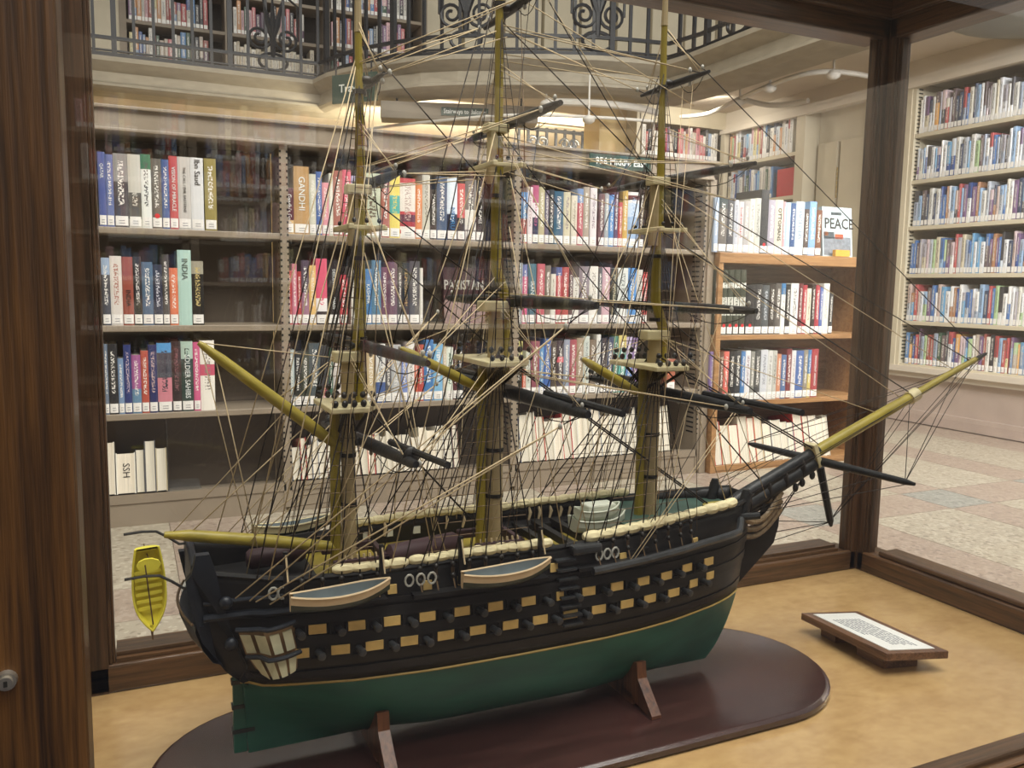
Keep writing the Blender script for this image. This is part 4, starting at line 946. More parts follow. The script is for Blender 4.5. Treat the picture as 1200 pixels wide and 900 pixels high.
# gun ports: lid, muzzle and dark opening per gun, on both decks of the visible side and the far side
def port(x, z, side, w=.0165, h=.0088, full=True):
    def P(dx, dz, off): return side_at(x + dx, z + dz, off, side)
    mb = MB(); mb.hexa([P(-w / 2, -h / 2, .0008), P(w / 2, -h / 2, .0008), P(w / 2, -h / 2, .0022), P(-w / 2, -h / 2, .0022), P(-w / 2, h / 2, .0008), P(w / 2, h / 2, .0008), P(w / 2, h / 2, .0026), P(-w / 2, h / 2, .0026)])
    mb.build('gun_port_lid', M['port'], ship)
def gun(x, z, side):
    p = side_at(x, z, 0, side); d = V((0.10, side, .0)).normalized()
    g_ = MB().tube([p - d * .004, p + d * .008, p + d * .0085, p + d * .0125, p + d * .0130], [.0034, .0031, .0039, .0037, .0022], 10)
    g_.build('cannon', M['gun'], ship, True, ang=40)
    q = MB(); 
    def P(dx, dz, off): return side_at(x + dx, z + dz, off, side)
    for a_, c_, e_, f_ in ((-.0075, .0075, -.0062, -.005), (-.0075, .0075, .005, .0062), (-.0075, -.0062, -.0062, .0062), (.0062, .0075, -.0062, .0062)):
        q.hexa([P(a_, e_, .0), P(c_, e_, .0), P(c_, e_, .0018), P(a_, e_, .0018), P(a_, f_, .0), P(c_, f_, .0), P(c_, f_, .0018), P(a_, f_, .0018)])
    q.build('port_frame', M['black'], ship)
LOW = [.132, .168, .199, .232, .268, .301, .336, .369, .404, .438, .474, .505, .540, .572, .600]
UPP = [.148, .183, .216, .250, .285, .320, .356, .392, .426, .461, .496, .529, .561, .597]
for side in (-1, 1):
    for i, x in enumerate(LOW):
        z = -.3335 + (.004 if x > .55 else 0) + (.003 if x > .59 else 0)
        port(x, z, side, .0165 if x < .55 else .013)
        if i < 14: gun(x + .0165, z - .001, side)
    for i, x in enumerate(UPP):
        z = -.3125 + (.003 if x > .55 else 0); port(x, z, side, .0155 if x != .392 else .008); gun(x - .0165, z - .0015, side)
    for x in (.217, .251, .286, .386, .470, .575): port(x, -.283, side, .0085, .0085)
# entry steps
b = MB()
for k in range(8):
    z = -.275 - .0095 * k; p = side_at(.398 + .001 * k, z, 0); MB().box(p.x - .011, p.x + .011, p.y - .008, p.y + .002, z - .0022, z).build('entry_step', M['gun'], ship)
# decks
def deckpoly(x0, x1, z, mat, name, n=16):
    xs = [x0 + (x1 - x0) * i / n for i in range(n + 1)]
    pts = [(x, KY - halfb(x, z) + .002, z) for x in xs] + [(x, KY + halfb(x, z) - .002, z) for x in reversed(xs)]
    return MB().prism(pts, (0, 0, -.003)).build(name, mat, ship)
deckpoly(.13, .36, -.287, M['deck'], 'quarter_deck'); deckpoly(.355, .53, -.293, M['deck'], 'waist_deck'); deckpoly(.50, .675, -.263, M['deckgreen'], 'forecastle_deck')
deckpoly(.05, .16, -.283, M['black'], 'poop_deck', 5)
for x in (.40, .425, .45, .475, .495): MB().box(x, x + .008, KY - .055, KY + .055, -.281, -.273).build('skid_beam', M['black'], ship)
for s_ in (-1, 1): bev(MB().box(.37, .505, KY + s_ * .062 - .012, KY + s_ * .062 + .012, -.283, -.277).build('gangway', M['black'], ship), .001)
q = onZ(841, 590, -.2575)
MB().prism([(q.x + .021 * math.cos(k * .3927), q.y + .011 * math.sin(k * .3927), -.2575) for k in range(16)], (0, 0, -.006)).build('hatch_cover', M['olivex'], ship)
bev(MB().box(.405, .44, KY - .086, KY - .066, -.272, -.262).build('side_platform', M['gun'], ship), .003)
# stern: quarter galleries, taffrail, stern gallery
for side in (-1, 1):
    qg = MB().grid([[side_at(.080, -.306, 0, side), side_at(.080, -.308, .006, side), side_at(.10, -.306, .009, side), side_at(.122, -.304, .006, side), side_at(.128, -.304, 0, side)],
                    [side_at(.086, -.330, 0, side), side_at(.086, -.330, .007, side), side_at(.104, -.329, .010, side), side_at(.125, -.327, .007, side), side_at(.131, -.327, 0, side)],
                    [side_at(.097, -.353, 0, side), side_at(.098, -.353, .004, side), side_at(.110, -.352, .006, side), side_at(.124, -.349, .004, side), side_at(.130, -.348, 0, side)]]).build('quarter_gallery', M['muntin'], ship, True, ang=30)
    A = [V((.080, 0, -.310)), V((.126, 0, -.304))]
    tiers = [((.079, -.3085), (.125, -.3045), (.1285, -.3245), (.0855, -.3285), .0095), ((.0875, -.3325), (.129, -.3285), (.1275, -.345), (.0985, -.3505), .0100)]
    for (a_, b_, c_, d_, off) in tiers:
        for k in range(4):
            u0, u1 = k / 4 + .035, (k + 1) / 4 - .035
            def L2(u, v):
                p = V((a_[0] + (b_[0] - a_[0]) * u, a_[1] + (b_[1] - a_[1]) * u)); q_ = V((d_[0] + (c_[0] - d_[0]) * u, d_[1] + (c_[1] - d_[1]) * u)); r_ = p.lerp(q_, v)
                return r_, off + .0075 * math.sin(math.pi * u)
            ps = []
            for u, v in ((u0, .94), (u1, .94), (u1, .08), (u0, .08)):
                r_, o_ = L2(u, v); ps.append((side_at(r_.x, r_.y, o_ + .0005, side), side_at(r_.x, r_.y, o_ + .002, side)))
            MB().hexa([p[0] for p in ps] + [p[1] for p in ps]).build('gallery_pane', M['glazing'], qg)
    b = MB()
    for (xa, za, xb, zb, o1) in ((.078, -.3045, .127, -.300, .012), (.086, -.3302, .131, -.3262, .014)):
        pts = [side_at(xa + (xb - xa) * k / 8, za + (zb - za) * k / 8, o1 + .008 * math.sin(math.pi * k / 8), side) for k in range(9)]; b.tube(pts, .0022, 6)
    b.build('gallery_moulding', M['blue'], qg, True)
    # long horizontal mouldings abaft the first gun ports
    for zz, r_ in ((-.2945, .0035), (-.281, .0022)): MB().tube([side_at(.052 + .082 * k / 8, zz + .002 * k / 8, .003, side) for k in range(9)], r_, 7).build('quarter_moulding', M['blue'], ship, True)
    # stern wing pieces
    w_ = [(.058, -.236), (.047, -.236), (.043, -.252), (.038, -.258), (.042, -.285), (.050, -.315), (.064, -.338), (.083, -.366), (.092, -.376), (.088, -.345), (.076, -.312), (.068, -.28), (.063, -.252)]
    w_ = [(x, z if side < 0 else min(z, -.264)) for x, z in w_]
    MB().prism([(x, KY + side * (halfb(.06, z) - .003), z) for x, z in w_], (0, side * .009, 0)).build('stern_wing', M['blue'], ship)
    MB().ell((.070, KY + side * (.066), -.279), .006, .005, .006).build('timber_head', M['blue'], ship, True)
    MB().ell((.074, KY + side * (.064), -.318), .006, .005, .006).build('timber_head', M['blue'], ship, True)
b = MB(); rows = []
for z, d_ in ((-.338, 0), (-.335, .012), (-.322, .018), (-.305, .019), (-.300, .017), (-.300, .0)):
    rows.append([(x_stern(z) + .003 - d_ * math.cos((k / 10 - .5) * 2.2), KY + (k / 10 - .5) * .118, z) for k in range(11)])
b.grid(rows); b.build('stern_gallery', M['blue'], ship, True)
MB().tube([(x_stern(-.30) - .016 * math.cos((k / 10 - .5) * 2.2), KY + (k / 10 - .5) * .12, -.297) for k in range(11)], .0013, 6).build('gallery_rail', M['ropebrown'], ship, True)
bev(MB().box(.043, .050, KY - .052, KY + .052, -.285, -.246).build('taffrail', M['blue'], ship), .002)
MB().box(.0805, .0925, KY - .0035, KY + .0035, -.455, -.372).build('rudder', M['green'], ship)
for z in (-.385, -.41, -.435): MB().box(.079, .10, KY - .0045, KY + .0045, z, z + .004).build('rudder_strap', M['gun'], ship)
# inner face of the far bulwark: white blocks painted as light through the ports, and belayed rope hanks
for x in (.205, .232, .258, .29, .37): MB().box(x - .004, x + .004, KY + .0715, KY + .074, -.279, -.271).build('port_light_block', M['white'], ship)
# hammock rolls in the nettings
def hammocks(x0, x1, side, n, r=.0052):
    for k in range(n):
        xa = x0 + (x1 - x0) * k / n; xb = x0 + (x1 - x0) * (k + 1) / n
        pa, pb = [V((x, KY + side * (halfb(x, railz(x)) - .001), railz(x) + .0055 + random.uniform(-.0006, .0006))) for x in (xa, xb)]
        e_ = (pb - pa) * .12; rr = r * random.uniform(.9, 1.12)
        MB().tube([pa - e_, pa + e_ * .5, pa.lerp(pb, .35), pa.lerp(pb, .65), pb - e_ * .5, pb + e_], [rr * .45, rr * .85, rr, rr, rr * .85, rr * .45], 8).build('hammock', M['canvas'], ship, True)
hammocks(.165, .232, -1, 4); hammocks(.236, .385, -1, 12); hammocks(.425, .645, -1, 13, .006)
hammocks(.215, .30, 1, 7); hammocks(.30, .56, 1, 20)
# channels with deadeyes; bow fender spar
def channel(x0, x1, z, side):
    b = MB(); rows = []
    for k in range(9):
        x = x0 + (x1 - x0) * k / 8; p = side_at(x, z, 0, side); rows.append([p + V((0, -side * .003, -.002)), p + V((0, side * .012, -.002)), p + V((0, side * .012, .0015)), p + V((0, -side * .003, .0015))])
    b.grid(rows, close=True); return b.build('channel', M['black'], ship)
for side in (-1, 1):
    channel(.125, .21, -.289, side); channel(.235, .375, -.2895, side); channel(.41, .585, -.286, side)
    pts = [side_at(.425 + .215 * k / 12, -.288 + .009 * k / 12, .014, side) for k in range(13)]
    MB().tube(pts + [side_at(.655, -.270, .004, side)], .0042, 8).build('fender_spar', M['gun'], ship, True)
random.seed(3)
# ------------------------------------------------------------------ head: stem knee, carved head, bowsprit
kn = [(.672, -.385), (.682, -.368), (.706, -.345), (.735, -.317), (.741, -.296), (.742, -.278), (.738, -.262), (.728, -.258), (.722, -.272), (.717, -.29), (.705, -.302), (.685, -.312), (.672, -.33)]
MB().prism([(x, KY - .005, z) for x, z in kn], (0, .010, 0)).build('stem_knee', M['black'], ship)
fh = MB()
for k, (s_, t_) in enumerate(((-1, 0), (1, 0), (-1, 1), (1, 1), (-1, 2), (1, 2))):
    y0 = KY + s_ * (.024 - .004 * t_); pts = []
    for q in range(9):
        u = q / 8; pts.append((.668 + .074 * u + .004 * math.sin(u * 3.1), y0 + (KY + s_ * .005 - y0) * u ** .8, -.272 - .012 * t_ - (.028 - .004 * t_) * math.sin(u * 2.2) * (1 - u * .6) + .030 * u * u))
    fh = MB(); fh.tube(pts, [.0045, .0042, .004, .0038, .0036, .0034, .0034, .0036, .004], 7)
    fh.build('head_rail', M['carve'], ship, True)
fg = MB().ell((.736, KY, -.272), .0085, .008, .014).ell((.737, KY, -.256), .006, .006, .0065).ell((.728, KY, -.262), .008, .006, .006)
for k in range(6): fg.tube([(.718 + .004 * k, KY - .007, -.292 + .004 * k), (.724 + .003 * k, KY - .0085, -.282 + .004 * k), (.73 + .002 * k, KY - .006, -.27 + .003 * k)], [.002, .0028, .0018], 6)
fg.build('figurehead', M['carve'], ship, True)
MB().tube([(.640, KY, -.298), (.69, KY, -.268), (.803, KY, -.2135)], [.011, .0108, .009], 14).build('bowsprit', M['spar'], ship, True)
MB().tube([(.650, KY, -.277), (.69, KY, -.2535), (.800, KY, -.200)], [.0085, .0085, .0075], 14).build('jib_boom_heel', M['spar'], ship, True)
for t in (.25, .45, .62, .8):
    p = V((.66, KY, -.283)).lerp(V((.80, KY, -.207)), t); MB().ell(p, .0035, .0125, .0155).build('gammoning', M['ropedark'], ship, True)
bev(MB().obox((.796, KY - .010, -.222), (.006, 0, .0028), (0, .020, 0), (-.012, 0, .030)).build('bowsprit_cap', M['ivory'], ship), .001)
MB().tube([(.795, KY, -.2035), (.93, KY, -.1525), (.966, KY, -.139)], [.0078, .0074, .0068], 12).tube([(.966, KY, -.139), (1.04, KY, -.110), (1.085, KY, -.0925)], [.0056, .0048, .004], 10).build('jib_boom', M['olivex'], ship, True)
MB().tube([(1.083, KY, -.0933), (1.105, KY, -.085)], [.0042, .0022], 8).build('boom_tip', M['spar'], ship, True)
MB().tube([(.958, KY, -.142), (.972, KY, -.1365)], .0092, 12).build('boom_iron', M['ivory'], ship, True)
MB().tube([(.806, KY, -.224), (.829, KY, -.298), (.831, KY, -.306)], [.0052, .0045, .0018], 8).build('dolphin_striker', M['spar'], ship, True)
MB().tube([(.802, KY - .148, -.2125), (.802, KY - .135, -.2125), (.802, KY, -.2145), (.802, KY + .125, -.2155), (.802, KY + .135, -.2155)], [.002, .0038, .0058, .0038, .002], 10).build('sprit_yard', M['spar'], ship, True)
for s_ in (-1, 1): MB().tube([(.655, KY + s_ * .030, -.29), (.664, KY + s_ * .030, -.275), (.672, KY + s_ * .030, -.246), (.672, KY + s_ * .030, -.238)], [.006, .0066, .0066, .004], 10).build('bow_post', M['spar'], ship, True)
for s_ in (-1, 1): MB().tube([(.655, KY + s_ * .03, -.271), (.682, KY + s_ * .044, -.268)], [.005, .0042], 8).build('cathead', M['spar'], ship, True)

# ------------------------------------------------------------------ masts, tops, yards
MAST = dict(mizzen=dict(x=.195, lean=.012, deck=-.29, top=-.121, cap=-.071, xt=.053, xc=.091, truck=.238, rl=.0075),
            main=dict(x=.353, lean=-.002, deck=-.295, top=-.080, cap=-.021, xt=.121, xc=.161, truck=.37, rl=.0095),
            fore=dict(x=.553, lean=-.002, deck=-.29, top=-.090, cap=-.053, xt=.065, xc=.121, truck=.291, rl=.0090))
def deadeye(p, r=.0022): return MB().ell(p, r, r, r * 1.15, 8, 5).build('deadeye', M['deadeye'], ship, True, ang=0)
for nm, d in MAST.items():
    x = d['x']; rl_ = d['rl']
    MB().tube([(x, KY, d['deck']), (x, KY, d['top']), (x, KY, d['cap'])], [rl_, rl_ * .95, rl_ * .85], 12).build('lower_mast', M['pale'], ship, True, ang=30)
    xa = x - rl_ - .0056
    MB().tube([(xa, KY, d['deck'] + .004), (xa, KY, d['top'] - .002)], [.0054, .0050], 10).build('trysail_mast', M['olive'], ship, True, ang=30)
    for z in (d['deck'] + .07, d['deck'] + .12): MB().tube([(x, KY, z), (x, KY, z + .004)], rl_ * 1.07, 12).build('mast_band', M['deadeye'], ship, True, ang=30)
    # top platform
    hw, ha, hf = (.050, .030, .026) if nm != 'mizzen' else (.040, .026, .022)
    zt_ = d['top']; pl = [(x - ha, KY - hw, zt_), (x + hf * .5, KY - hw, zt_), (x + hf, KY - hw * .55, zt_), (x + hf, KY + hw * .55, zt_), (x + hf * .5, KY + hw, zt_), (x - ha, KY + hw, zt_)]
    tp = bev(MB().prism(pl, (0, 0, .0055)).build('top_platform', M['ivory'], ship), .0012)
    b = MB()
    for s_ in (-1, 1): b.tube([(x - .01, KY + s_ * .006, zt_ - .022), (x - .012, KY + s_ * hw * .9, zt_)], .0018, 5); b.tube([(x + .006, KY + s_ * .006, zt_ - .022), (x + .01, KY + s_ * hw * .9, zt_)], .0018, 5)
    b.build('futtock_stave', M['ropedark'], tp)
    # cap joining lower mast to topmast, doubling
    bev(MB().box(x - rl_ * 1.9, x + rl_ * 1.5, KY - rl_ * 1.15, KY + rl_ * 1.15, d['cap'] - .005, d['cap'] + .006).build('mast_cap', M['ivory'], ship), .0015)
    xt_ = x - .001 + d['lean']
    MB().tube([(x + .010, KY, zt_ - .012), (x + .010, KY, d['cap'] + .01), (xt_ + .002, KY, d['cap'] + .04), (xt_, KY, d['xc'])], [.0060, .0060, .0058, .0048], 10).build('topmast', M['olive'], ship, True, ang=30)
    MB().tube([(xt_ - .004, KY, d['xt'] - .016), (xt_ - .004, KY, d['xc'] + .002)], [.0060, .0056], 10).build('doubling', M['pale'], ship, True, ang=30)
    xu_ = x + d['lean']
    bev(MB().box(xu_ - .018, xu_ + .020, KY - .030, KY - .026, d['xt'] - .002, d['xt'] + .002).box(xu_ - .018, xu_ + .020, KY + .026, KY + .030, d['xt'] - .002, d['xt'] + .002).box(xu_ - .018, xu_ - .013, KY - .034, KY + .034, d['xt'] - .002, d['xt'] + .003).box(xu_ + .012, xu_ + .017, KY - .034, KY + .034, d['xt'] - .002, d['xt'] + .003).build('crosstrees', M['ivory'], ship), .0008)
    bev(MB().box(xu_ - .013, xu_ + .011, KY - .008, KY + .008, d['xc'] - .005, d['xc'] + .004).build('mast_cap', M['ivory'], ship), .0012)
    MB().tube([(xt_ + .004, KY, d['xt'] - .006), (xt_ + .003, KY, d['xc']), (xt_ + .002, KY, (d['xc'] + d['truck']) / 2), (xt_ + .001, KY, d['truck'])], [.0046, .0046, .0041, .0034], 10).build('topgallant_mast', M['olive'], ship, True, ang=30)
    MB().tube([(xt_ + .001, KY, d['truck'] - .002), (xt_ + .001, KY, d['truck'] + .002), (xt_ + .001, KY, d['truck'] + .035)], [.0040, .0036, .0030], 8).build('pole_head', M['pale'], ship, True)
    for z in (d['xt'] - .03, d['cap'] + .016, (d['xc'] + d['truck']) / 2 + .015): MB().tube([(xt_ + .002, KY, z), (xt_ + .002, KY, z + .004)], .0066, 10).build('mast_band', M['deadeye'], ship, True, ang=30)
    for side in (-1, 1):
        for k in range(5):
            px_ = x - ha * .8 + (ha + hf) * .75 * k / 4; deadeye((px_, KY + side * (hw - .003), zt_ + .009), .0032 if nm != 'main' else .0028); deadeye((px_, KY + side * (hw - .006), zt_ + .017), .0030)
        for k in range(3): deadeye((xu_ - .012 + .012 * k, KY + side * .029, d['xt'] + .0065), .0022)
YARDS = []
def yard(mast, z, near, far, r, boom=None, tilt=0):
    x = MAST[mast]['x'] + .015 + (MAST[mast]['lean'] if z > .05 else 0)
    k = x / dict(mizzen=.2, main=.353, fore=.55)[mast]; near *= k; z *= k; boom = boom * k if boom else None
    far = min(far, KY + (KY - (boom or near)) * 1.02)
    Yn, Yf = near, far; cz = z
    def P(y): return (x, y, z + tilt * (KY - y))
    yo = MB().tube([P(Yn), P(Yn + .012), P(KY + (Yn - KY) * .5), P(KY), P(KY + (Yf - KY) * .5), P(Yf - .012), P(Yf)], [r * .45, r * .62, r * .9, r, r * .9, r * .62, r * .45], 10).build('yard', M['spar'], ship, True)
    if boom:
        for s_, ye, yi in ((-1, boom, KY + (Yn - KY) * .45), (1, KY + (KY - boom) * .85, KY + (Yf - KY) * .45)):
            MB().tube([(x + .006, yi, P(yi)[2] + .0075), (x + .006, ye, P(ye)[2] + .0075)], [r * .5, r * .42], 8).build('studding_boom', M['spar'], yo, True)
            yr = KY + ((Yn if s_ < 0 else Yf) - KY) * .86
            MB().ell((x + .003, yr, P(yr)[2] + .003), .007, .0035, .0095, 8, 6).build('boom_ring', M['deadeye'], yo, True)
    MB().ell((x - .007, KY, z), .007, .005, .0045).build('truss', M['deadeye'], yo, True)
    # foot rope hanging under each arm
    for s_, ye in ((-1, Yn + .01), (1, Yf - .01)):
        a_, c_ = V((x, KY + (ye - KY) * .25, P(KY + (ye - KY) * .25)[2] - .004)), V((x, ye, P(ye)[2] - .003))
        line('foot_rope', a_, c_, .0006, M['ropedark'], yo, .012)
    YARDS.append((mast, x, z, Yn, Yf)); return yo
yard('mizzen', -.148, .612, 1.0, .0066, .556, .06); yard('mizzen', -.057, .585, 1.0, .0058); yard('mizzen', .0885, .656, .96, .0052); yard('mizzen', .174, .700, .90, .0038)
yard('main', -.107, .613, 1.005, .0078, .568); yard('main', -.0145, .604, 1.005, .0070); yard('main', .1615, .676, .94, .0058); yard('main', .270, .715, .905, .0046)
yard('fore', -.117, .640, .985, .0076, .577); yard('fore', -.0195, .638, .985, .0064); yard('fore', .1205, .650, .965, .0050); yard('fore', .222, .727, .893, .0040)
def gaff(mast, p_in, p_out, r):
    a_, c_ = V(p_in), V(p_out)
    MB().tube([a_, a_.lerp(c_, .3), a_.lerp(c_, .85), a_.lerp(c_, .97), c_], [r * .8, r, r * .85, r * .55, r * .35], 10).build('gaff', M['olivex'], ship, True)
gaff('mizzen', (.190, KY, -.163), (.058, KY, -.055), .0062); gaff('main', (.333, KY, -.106), (.248, KY, -.063), .0055); gaff('fore', (.530, KY, -.118), (.457, KY, -.078), .0055)
MB().tube([(.188, KY, -.262), (.12, KY, -.248), (.045, KY, -.234), (.024, KY, -.231)], [.0048, .0062, .0055, .0028], 10).build('spanker_boom', M['olivex'], ship, True)

# ------------------------------------------------------------------ standing rigging
RD, RT_, RB_ = M['ropedark'], M['rope'], M['ropebrown']
def shrouds(head, feet, side, name='shroud', rat=.012, r=.0009, low=.2):
    hs = []
    head = leanfix(head)
    for f_ in feet:
        f_ = leanfix(f_); line(name, head, f_, r, RD, ship, fix=False); hs.append(V(f_))
    b = MB(); head = V(head); zlo = max(f.z for f in hs); z = zlo + .012
    while z < head.z - .016:
        ps = [f_ + (head - f_) * ((z - f_.z) / (head.z - f_.z)) for f_ in hs]
        for p, q in zip(ps[:-1], ps[1:]): b.tube([p, q], .00045, 3, caps=False)
        z += rat
    o = b.build('ratlines', RB_, ship, normals=False); tag(o, kind='stuff')
FEET = dict(mizzen=[.135, .153, .170, .187, .203], main=[.243, .259, .276, .293, .31, .327, .344, .361], fore=[.437, .456, .475, .494, .512, .531, .549, .566])
for nm, d in MAST.items():
    x = d['x']
    for side in (-1, 1):
        ft = []
        for fx in FEET[nm]:
            zc_ = -.286; p = side_at(fx, zc_, .010, side); pr = V((fx, KY + side * (halfb(fx, railz(fx)) + .006), railz(fx) - .001)); ft.append(pr)
            deadeye(pr, .0026); deadeye(pr + V((0, side * .001, -.011)), .0026)
            b = MB()
            for o_ in (-.0012, 0, .0012): b.tube([pr + V((o_, 0, 0)), pr + V((o_, side * .001, -.011))], .0004, 3)
            b.tube([pr + V((0, side * .001, -.011)), p], .0008, 4); b.build('lanyard', RB_, ship, normals=False)
        shrouds((x, KY + side * .008, d['top'] + .014), ft, side)
        hw = .044 if nm != 'mizzen' else .035
        tf = [(x - .02 + .01 * k, KY + side * hw, d['top'] + .016) for k in range(4)]
        shrouds((x, KY + side * .006, d['xt'] - .002), tf, side, 'topmast_shroud', .010, .0008)
        tg_ = [(x - .012 + .012 * k, KY + side * .028, d['xt'] + .005) for k in range(3)]
        shrouds((x, KY + side * .003, min(d['truck'] - .05, d['xc'] + .11)), tg_, side, 'topgallant_shroud', .010, .0006)
        # backstays to the rail aft of the shrouds
        for k, (fx, hz) in enumerate(((FEET[nm][0] - .015, d['xt']), (FEET[nm][0] - .028, d['xc'] + .004), (FEET[nm][0] + .008, d['xt'] + .003), (FEET[nm][0] - .038, d['truck'] - .055))):
            fx = max(fx, .09)
            line('backstay', (x - .004, KY + side * .005, hz), (fx, KY + side * (halfb(fx, railz(fx)) + .004), railz(fx)), .0008, RD if k != 1 else RT_, ship)
m_, n_, f_ = MAST['mizzen'], MAST['main'], MAST['fore']
def C(x, z, y=0): return (x, KY + y, z)
def stay(a_, c_, r=.0009, mat=None): line('stay', a_, c_, r, mat or RD, ship)
# fore and aft stays, mast to mast and to the bowsprit
stay(C(m_['x'], m_['truck'] - .004), C(n_['x'] - .01, n_['xt'] - .02)); stay(C(m_['x'], m_['xt']), C(n_['x'] - .01, n_['top'] + .02)); stay(C(m_['x'], m_['top'] + .02), C(n_['x'] - .01, -.265), .0012); stay(C(m_['x'], m_['xc']), C(n_['x'], n_['cap'] + .012))
stay(C(n_['x'], n_['truck'] - .006), C(f_['x'] - .006, f_['xt'] + .05)); stay(C(n_['x'], .268), C(f_['x'] - .006, f_['xc'] + .004)); stay(C(n_['x'], n_['xt']), C(f_['x'] - .008, f_['top'] + .02)); stay(C(n_['x'], n_['xc']), C(f_['x'], f_['cap']))
for s_ in (-.006, .006): stay(C(n_['x'], n_['top'] + .012, s_), C(.64, -.262, s_), .0012)
stay(C(f_['x'], f_['truck'] - .006), C(1.098, -.088)); stay(C(f_['x'], f_['xc'] + .004), C(1.075, -.095)); stay(C(f_['x'], f_['xc'] - .004), C(1.045, -.108), .0007, RT_); stay(C(f_['x'], f_['xt'] + .002), C(.962, -.136), .0011); stay(C(f_['x'], f_['xt'] + .002), C(.945, -.142), .0007, RT_); stay(C(f_['x'], f_['cap']), C(.90, -.158), .0007, RT_)
for s_ in (-.006, .006): stay(C(f_['x'], f_['top'] + .014, s_), C(.79, -.198, s_), .0012)
stay(C(f_['x'], f_['top'] + .014), C(.715, -.236), .0012); stay(C(f_['x'], f_['cap'] + .03), C(.80, -.192), .0009)
# under the jib boom
for xx, zz in ((.955, -.148), (.975, -.143), (1.06, -.107), (1.085, -.097), (1.098, -.091)): stay(C(xx, zz), C(.829, -.298), .0007)
for k, s_ in enumerate((-1, 1)):
    for xx, zz in ((.96, -.145), (1.08, -.098), (1.05, -.11)): stay(C(xx, zz), (.802, KY + s_ * .135, -.213), .0006)
    for dy in (.06, .1, .14): stay((.802, KY + s_ * dy, -.214), (.665, KY + s_ * .032, -.268 - .006 * dy), .0006)
    stay(C(.95, -.146, s_ * .004), (.668, KY + s_ * .036, -.25), .0006); stay(C(1.04, -.112, s_ * .004), (.668, KY + s_ * .036, -.244), .0006)
for xx, zz in ((.735, -.305), (.728, -.318), (.74, -.29)): stay(C(.829, -.300), C(xx, zz), .0007); stay(C(.79, -.222), C(xx - .01, zz - .005), .0009)
for xx in (.775, .765, .79): MB().ell(C(xx, -.232 - (.79 - xx) * .6, -.004), .004, .003, .006).build('deadeye', M['deadeye'], ship, True)

# ------------------------------------------------------------------ running rigging
def blk(p, r=.0024): return MB().ell(p, r * .8, r * .7, r * 1.15, 8, 6).build('block', M['block'], ship, True, ang=0)
def rope(a_, c_, r=.0007, mat=None, sag=0, b=True):
    o_ = line('rope', a_, c_, r, mat or RT_, ship, sag)
    if b: blk(a_)
    return o_
for (mast, x, z, yn, yf) in YARDS:
    d = MAST[mast]; up_z = z + .062 if z < d['xt'] else min(z + .05, d['truck'])
    for s_, ye in ((-1, yn + .012), (1, yf - .012)):
        hz = d['cap'] if z < d['top'] - .01 else (d['xt'] + .03 if z < d['xt'] - .02 else up_z)
        hz = max(hz, z + .035)
        line('lift', (x, ye, z + .004), (d['x'], KY + s_ * .004, hz), .0006, RT_, ship); line('lift', (x, ye + s_ * -.006, z + .004), (d['x'], KY + s_ * .004, hz + .006), .0006, RT_, ship)
        blk((x, ye, z + .007)); blk((x, KY + s_ * .03, z - .006), .0026)
        # clew and sheet lines dropping to the deck
        line('rope', (x, KY + (ye - KY) * .35, z - .004), (d['x'] + random.uniform(-.05, .03), KY + s_ * .066, -.268), .00055, RT_ if random.random() < .6 else RB_, ship)
        line('rope', (x, KY + (ye - KY) * .7, z - .004), (d['x'] - random.uniform(.01, .06), KY + s_ * .068, -.266), .0005, RT_ if random.random() < .5 else RD, ship)
# braces: aft from each yard arm
def brace(i, tgt_near, tgt_far, r=.0007, dbl=True):
    mast, x, z, yn, yf = YARDS[i]
    for ye, t_ in ((yn + .01, tgt_near), (yf - .01, tgt_far)):
        if t_ is None: continue
        p = V((x, ye, z)); t_ = V(t_); blk(p.lerp(t_, .07), .0028)
        line('brace', p.lerp(t_, .07), t_, r, RT_, ship)
        line('brace_pendant', p, p.lerp(t_, .06), .0008, RD, ship)
        if dbl: line('brace', p.lerp(t_, .07), t_ + V((.012, 0, -.004)), r, RT_, ship)
ST = (.078, KY - .066, -.276); STf = (.078, KY + .066, -.262)
brace(4, (.095, KY - .068, -.281), (.10, KY + .066, -.26), .0009)
brace(5, ST, STf, .0008)
brace(8, (n_['x'] - .01, KY - .02, n_['top'] - .004), (n_['x'] - .01, KY + .02, n_['top'] - .004)); brace(9, (n_['x'] - .008, KY - .01, n_['cap'] + .015), (n_['x'] - .008, KY + .01, n_['cap'] + .015))
brace(10, (n_['x'], KY - .008, n_['xt'] + .012), (n_['x'], KY + .008, n_['xt'] + .012)); brace(11, (n_['x'], KY - .004, .262), (n_['x'], KY + .004, .262))
brace(6, (m_['x'], KY - .006, m_['xc'] + .02), (m_['x'], KY + .006, m_['xc'] + .02)); brace(7, (m_['x'], KY - .004, m_['truck'] - .03), (m_['x'], KY + .004, m_['truck'] - .03))
brace(0, (n_['x'] - .006, KY - .012, n_['top'] + .01), (n_['x'] - .006, KY + .012, n_['top'] + .01)); brace(1, (n_['x'] - .006, KY - .008, n_['cap'] + .03), None); brace(2, (n_['x'] - .006, KY - .006, n_['xt'] - .004), (n_['x'] - .006, KY + .006, n_['xt'] - .004)); brace(3, (n_['x'] - .006, KY - .004, .255), None)
